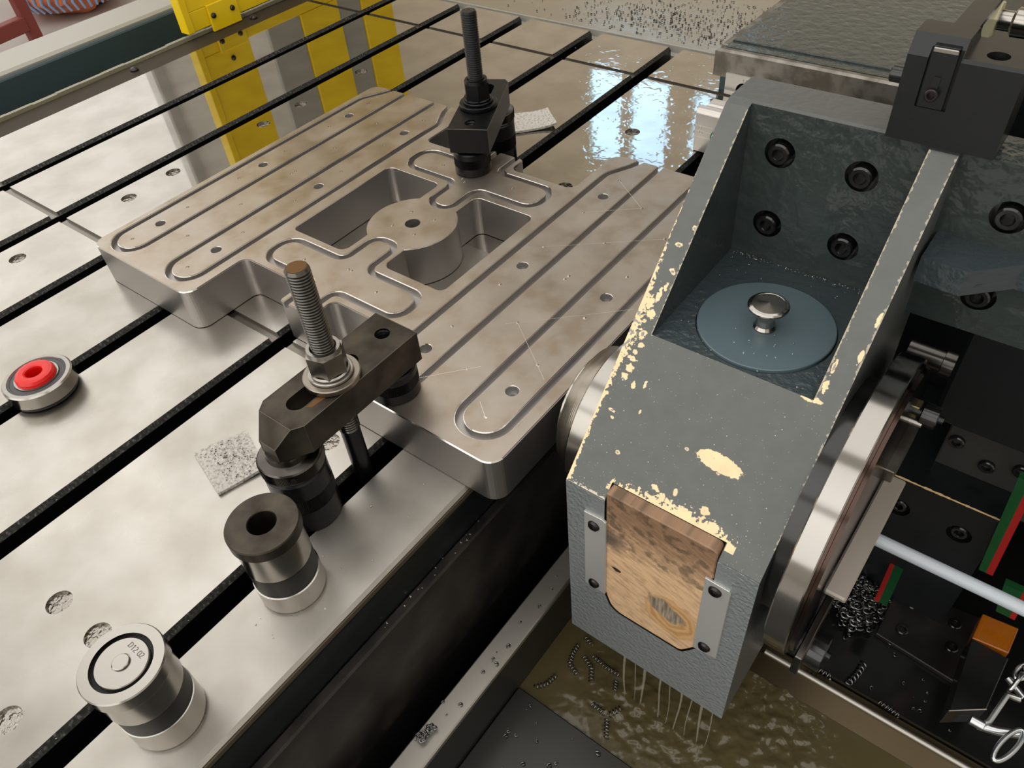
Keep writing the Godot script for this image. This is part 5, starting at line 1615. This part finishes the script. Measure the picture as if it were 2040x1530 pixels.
# ---------------------------------------------------------------- metal chips
func scatter(called: String, label: String, m: Material, spots: Array, size: float) -> void:
	# spots: [origin, u, v, count]
	var bit := MB.new()
	var pts := []
	for k in 7:
		var w := k * 0.75
		pts.append(Vector3(cos(w) * 0.35, 0.12 + k * 0.02, sin(w) * 0.35 + k * 0.05))
	bit.tube(pts, 0.13, 5)
	var mesh := bit.commit()
	mesh.surface_set_material(0, m)
	var mm := MultiMesh.new()
	mm.transform_format = MultiMesh.TRANSFORM_3D
	mm.mesh = mesh
	var list := []
	for s in spots:
		for k in s[3]:
			var p: Vector3 = s[0] + s[1] * rng.randf() + s[2] * rng.randf()
			list.append(Transform3D(Basis(Vector3.UP, rng.randf() * TAU).scaled(Vector3.ONE * size * rng.randf_range(0.35, 1.25)), p))
	mm.instance_count = list.size()
	for i in list.size():
		mm.set_instance_transform(i, list[i])
	var o := MultiMeshInstance3D.new()
	o.name = called
	o.multimesh = mm
	add_child(o, true)
	tag(o, label, "metal chips", "", "stuff")

func curl(label: String, pts: Array, r: float) -> void:
	var t := thing("curled_chip", label, "metal chip", "curled chips in the coolant")
	var cu := Curve3D.new()
	for p in pts:
		cu.add_point(p)
	var len := cu.get_baked_length()
	var path := []
	var turns := len / (r * 1.5)
	var n := int(turns * 9.0)
	for i in n:
		var a := float(i) / n
		var c := cu.sample_baked(a * len)
		var d := (cu.sample_baked(minf(a * len + 0.002, len)) - cu.sample_baked(maxf(a * len - 0.002, 0.0))).normalized()
		var s := d.cross(Vector3.UP).normalized()
		var w := TAU * turns * a
		path.append(c + s * cos(w) * r + Vector3.UP * (sin(w) * r))
	var b := MB.new()
	b.tube(path, r * 0.34, 5)
	part(t, "chip", b, M.chip)
	settle(t, pts[0])

func chips() -> void:
	# sheet beyond the table, strewn with chips
	var b := MB.new()
	b.box(Vector3(0.7035, -0.02, -0.112), Vector3(1.5, -0.004, 0.66))
	var o := part(self, "sheet_cover", b, M.sheet_steel)
	tag(o, "wet flat steel sheet beyond the ends of the T-slots", "sheet")
	scatter("sheet_chips", "small dark metal chips strewn over the wet steel sheet", M.chip_dark, [[Vector3(0.715, -0.0035, 0.30), Vector3(0.10, 0, 0), Vector3(0, 0, 0.29), 340], [Vector3(0.74, -0.0035, 0.36), Vector3(0.14, 0, 0), Vector3(0, 0, 0.22), 400], [Vector3(0.72, -0.0035, 0.12), Vector3(0.16, 0, 0), Vector3(0, 0, 0.2), 40]], 0.0029)
	var spots := []
	for z in SLOTS:
		spots.append([Vector3(-0.45, -0.0022, z + 0.001), Vector3(1.1, 0, 0), Vector3(0, -0.0014, 0.0018), 34])
	spots.append([Vector3(0.60, 0.0003, 0.38), Vector3(0.08, 0, 0), Vector3(0, 0, 0.11), 5])
	spots.append([Vector3(0.60, 0.0003, 0.54), Vector3(0.08, 0, 0), Vector3(0, 0, 0.07), 26])
	spots.append([Vector3(-0.2, 0.0002, 0.70), Vector3(0.15, 0, 0), Vector3(0, 0, 0.04), 16])
	spots.append([Vector3(-0.14, -0.0382, 0.7508), Vector3(0.12, 0, 0), Vector3(0, 0, 0.006), 16])
	scatter("slot_chips", "tiny bright chips caught along the slot edges and on the steel table", M.chip_bright, spots, 0.0017)
	scatter("pad_chips", "hair-like dark chips on the near abrasive pad", M.chip_dark, [[Vector3(-0.124, 0.0033, 0.564), Vector3(0.022, 0, 0.040), Vector3(-0.006, 0, 0.0), 30], [Vector3(-0.120, 0.0033, 0.566), Vector3(0.024, 0, 0.008), Vector3(-0.012, 0, 0.040), 190]], 0.0011)
	scatter("heap_of_chips", "heap of dark glossy curled chips beside the small green scraper", M.chip, [[Vector3(0.140, -0.196, 0.966), Vector3(0.050, 0, 0.010), Vector3(-0.012, 0, 0.040), 190], [Vector3(0.146, -0.190, 0.970), Vector3(0.040, 0, 0.010), Vector3(-0.010, 0, 0.032), 140], [Vector3(0.152, -0.184, 0.976), Vector3(0.028, 0, 0.008), Vector3(-0.008, 0, 0.02), 60]], 0.0085)
	scatter("recess_chips", "tiny wet chips along the edges of the recess floor and lid", M.chip_bright, [[Vector3(0.156, 0.1138, 0.836), Vector3(0.004, 0, 0), Vector3(0, 0.001, 0.097), 120], [Vector3(0.060, 0.1137, 0.838), Vector3(0.095, 0, 0), Vector3(0, 0, 0.094), 70], [Vector3(0.066, 0.1153, 0.862), Vector3(0.06, 0, 0), Vector3(0, 0, 0.05), 26]], 0.0011)
	scatter("tray_chips", "single bright chips lying on the tray floor, shelf and rail", M.chip, [[Vector3(0.09, -0.1995, 0.97), Vector3(0.10, 0, 0), Vector3(0, 0, 0.12), 40], [Vector3(-0.14, -0.2055, 0.81), Vector3(0.07, 0, 0), Vector3(0, 0, 0.09), 30], [Vector3(-0.14, -0.1395, 0.779), Vector3(0.15, 0, 0), Vector3(0, 0, 0.016), 12], [Vector3(-0.158, -0.1395, 0.778), Vector3(0.014, 0, 0.004), Vector3(0, 0.004, 0.008), 40]], 0.0042)
	var y := OIL + 0.001
	curl("curled dark chip at the far edge of the pool, just below the head's lower corner", [Vector3(0.006, y, 0.817), Vector3(0.003, y, 0.825)], 0.0020)
	curl("bent curled chip left of the others in the coolant", [Vector3(-0.004, y, 0.815), Vector3(-0.013, y, 0.8155), Vector3(-0.022, y, 0.8185), Vector3(-0.026, y, 0.829)], 0.0019)
	curl("short bent chip in the middle of the group in the coolant", [Vector3(-0.0095, y, 0.8255), Vector3(-0.0145, y, 0.836), Vector3(-0.0250, y, 0.842)], 0.0019)
	curl("straight curled chip close under the lower edge of the head", [Vector3(-0.0045, y, 0.8315), Vector3(-0.0065, y, 0.845), Vector3(-0.006, y, 0.858)], 0.0019)
	curl("small upright chip below the straight one", [Vector3(-0.012, y, 0.8585), Vector3(-0.020, y, 0.8620)], 0.0016)
	curl("curled chip leaning on the near corner of the pool", [Vector3(-0.0375, y, 0.815), Vector3(-0.048, y, 0.8125), Vector3(-0.056, y, 0.806)], 0.0019)
	curl("left arm of the three crossing chips near the drips", [Vector3(-0.0395, y, 0.8530), Vector3(-0.040, y, 0.866)], 0.0020)
	curl("upper arm of the three crossing chips near the drips", [Vector3(-0.029, y, 0.8735), Vector3(-0.040, y, 0.8685)], 0.0020)
	curl("lower arm of the three crossing chips near the drips", [Vector3(-0.043, y, 0.8695), Vector3(-0.057, y, 0.8775)], 0.0018)
	y = -0.1975
	curl("chip lying along the weir on the dark tray floor", [Vector3(0.087, y, 0.980), Vector3(0.0865, y, 1.000)], 0.0022)
	curl("long thin chip pointing away across the dark tray floor", [Vector3(0.112, y, 1.0165), Vector3(0.100, y, 1.0150), Vector3(0.089, y, 1.0120)], 0.0026)
	curl("single chip on the bright patch of the tray floor", [Vector3(0.0885, y, 1.037), Vector3(0.0865, y, 1.053)], 0.0018)
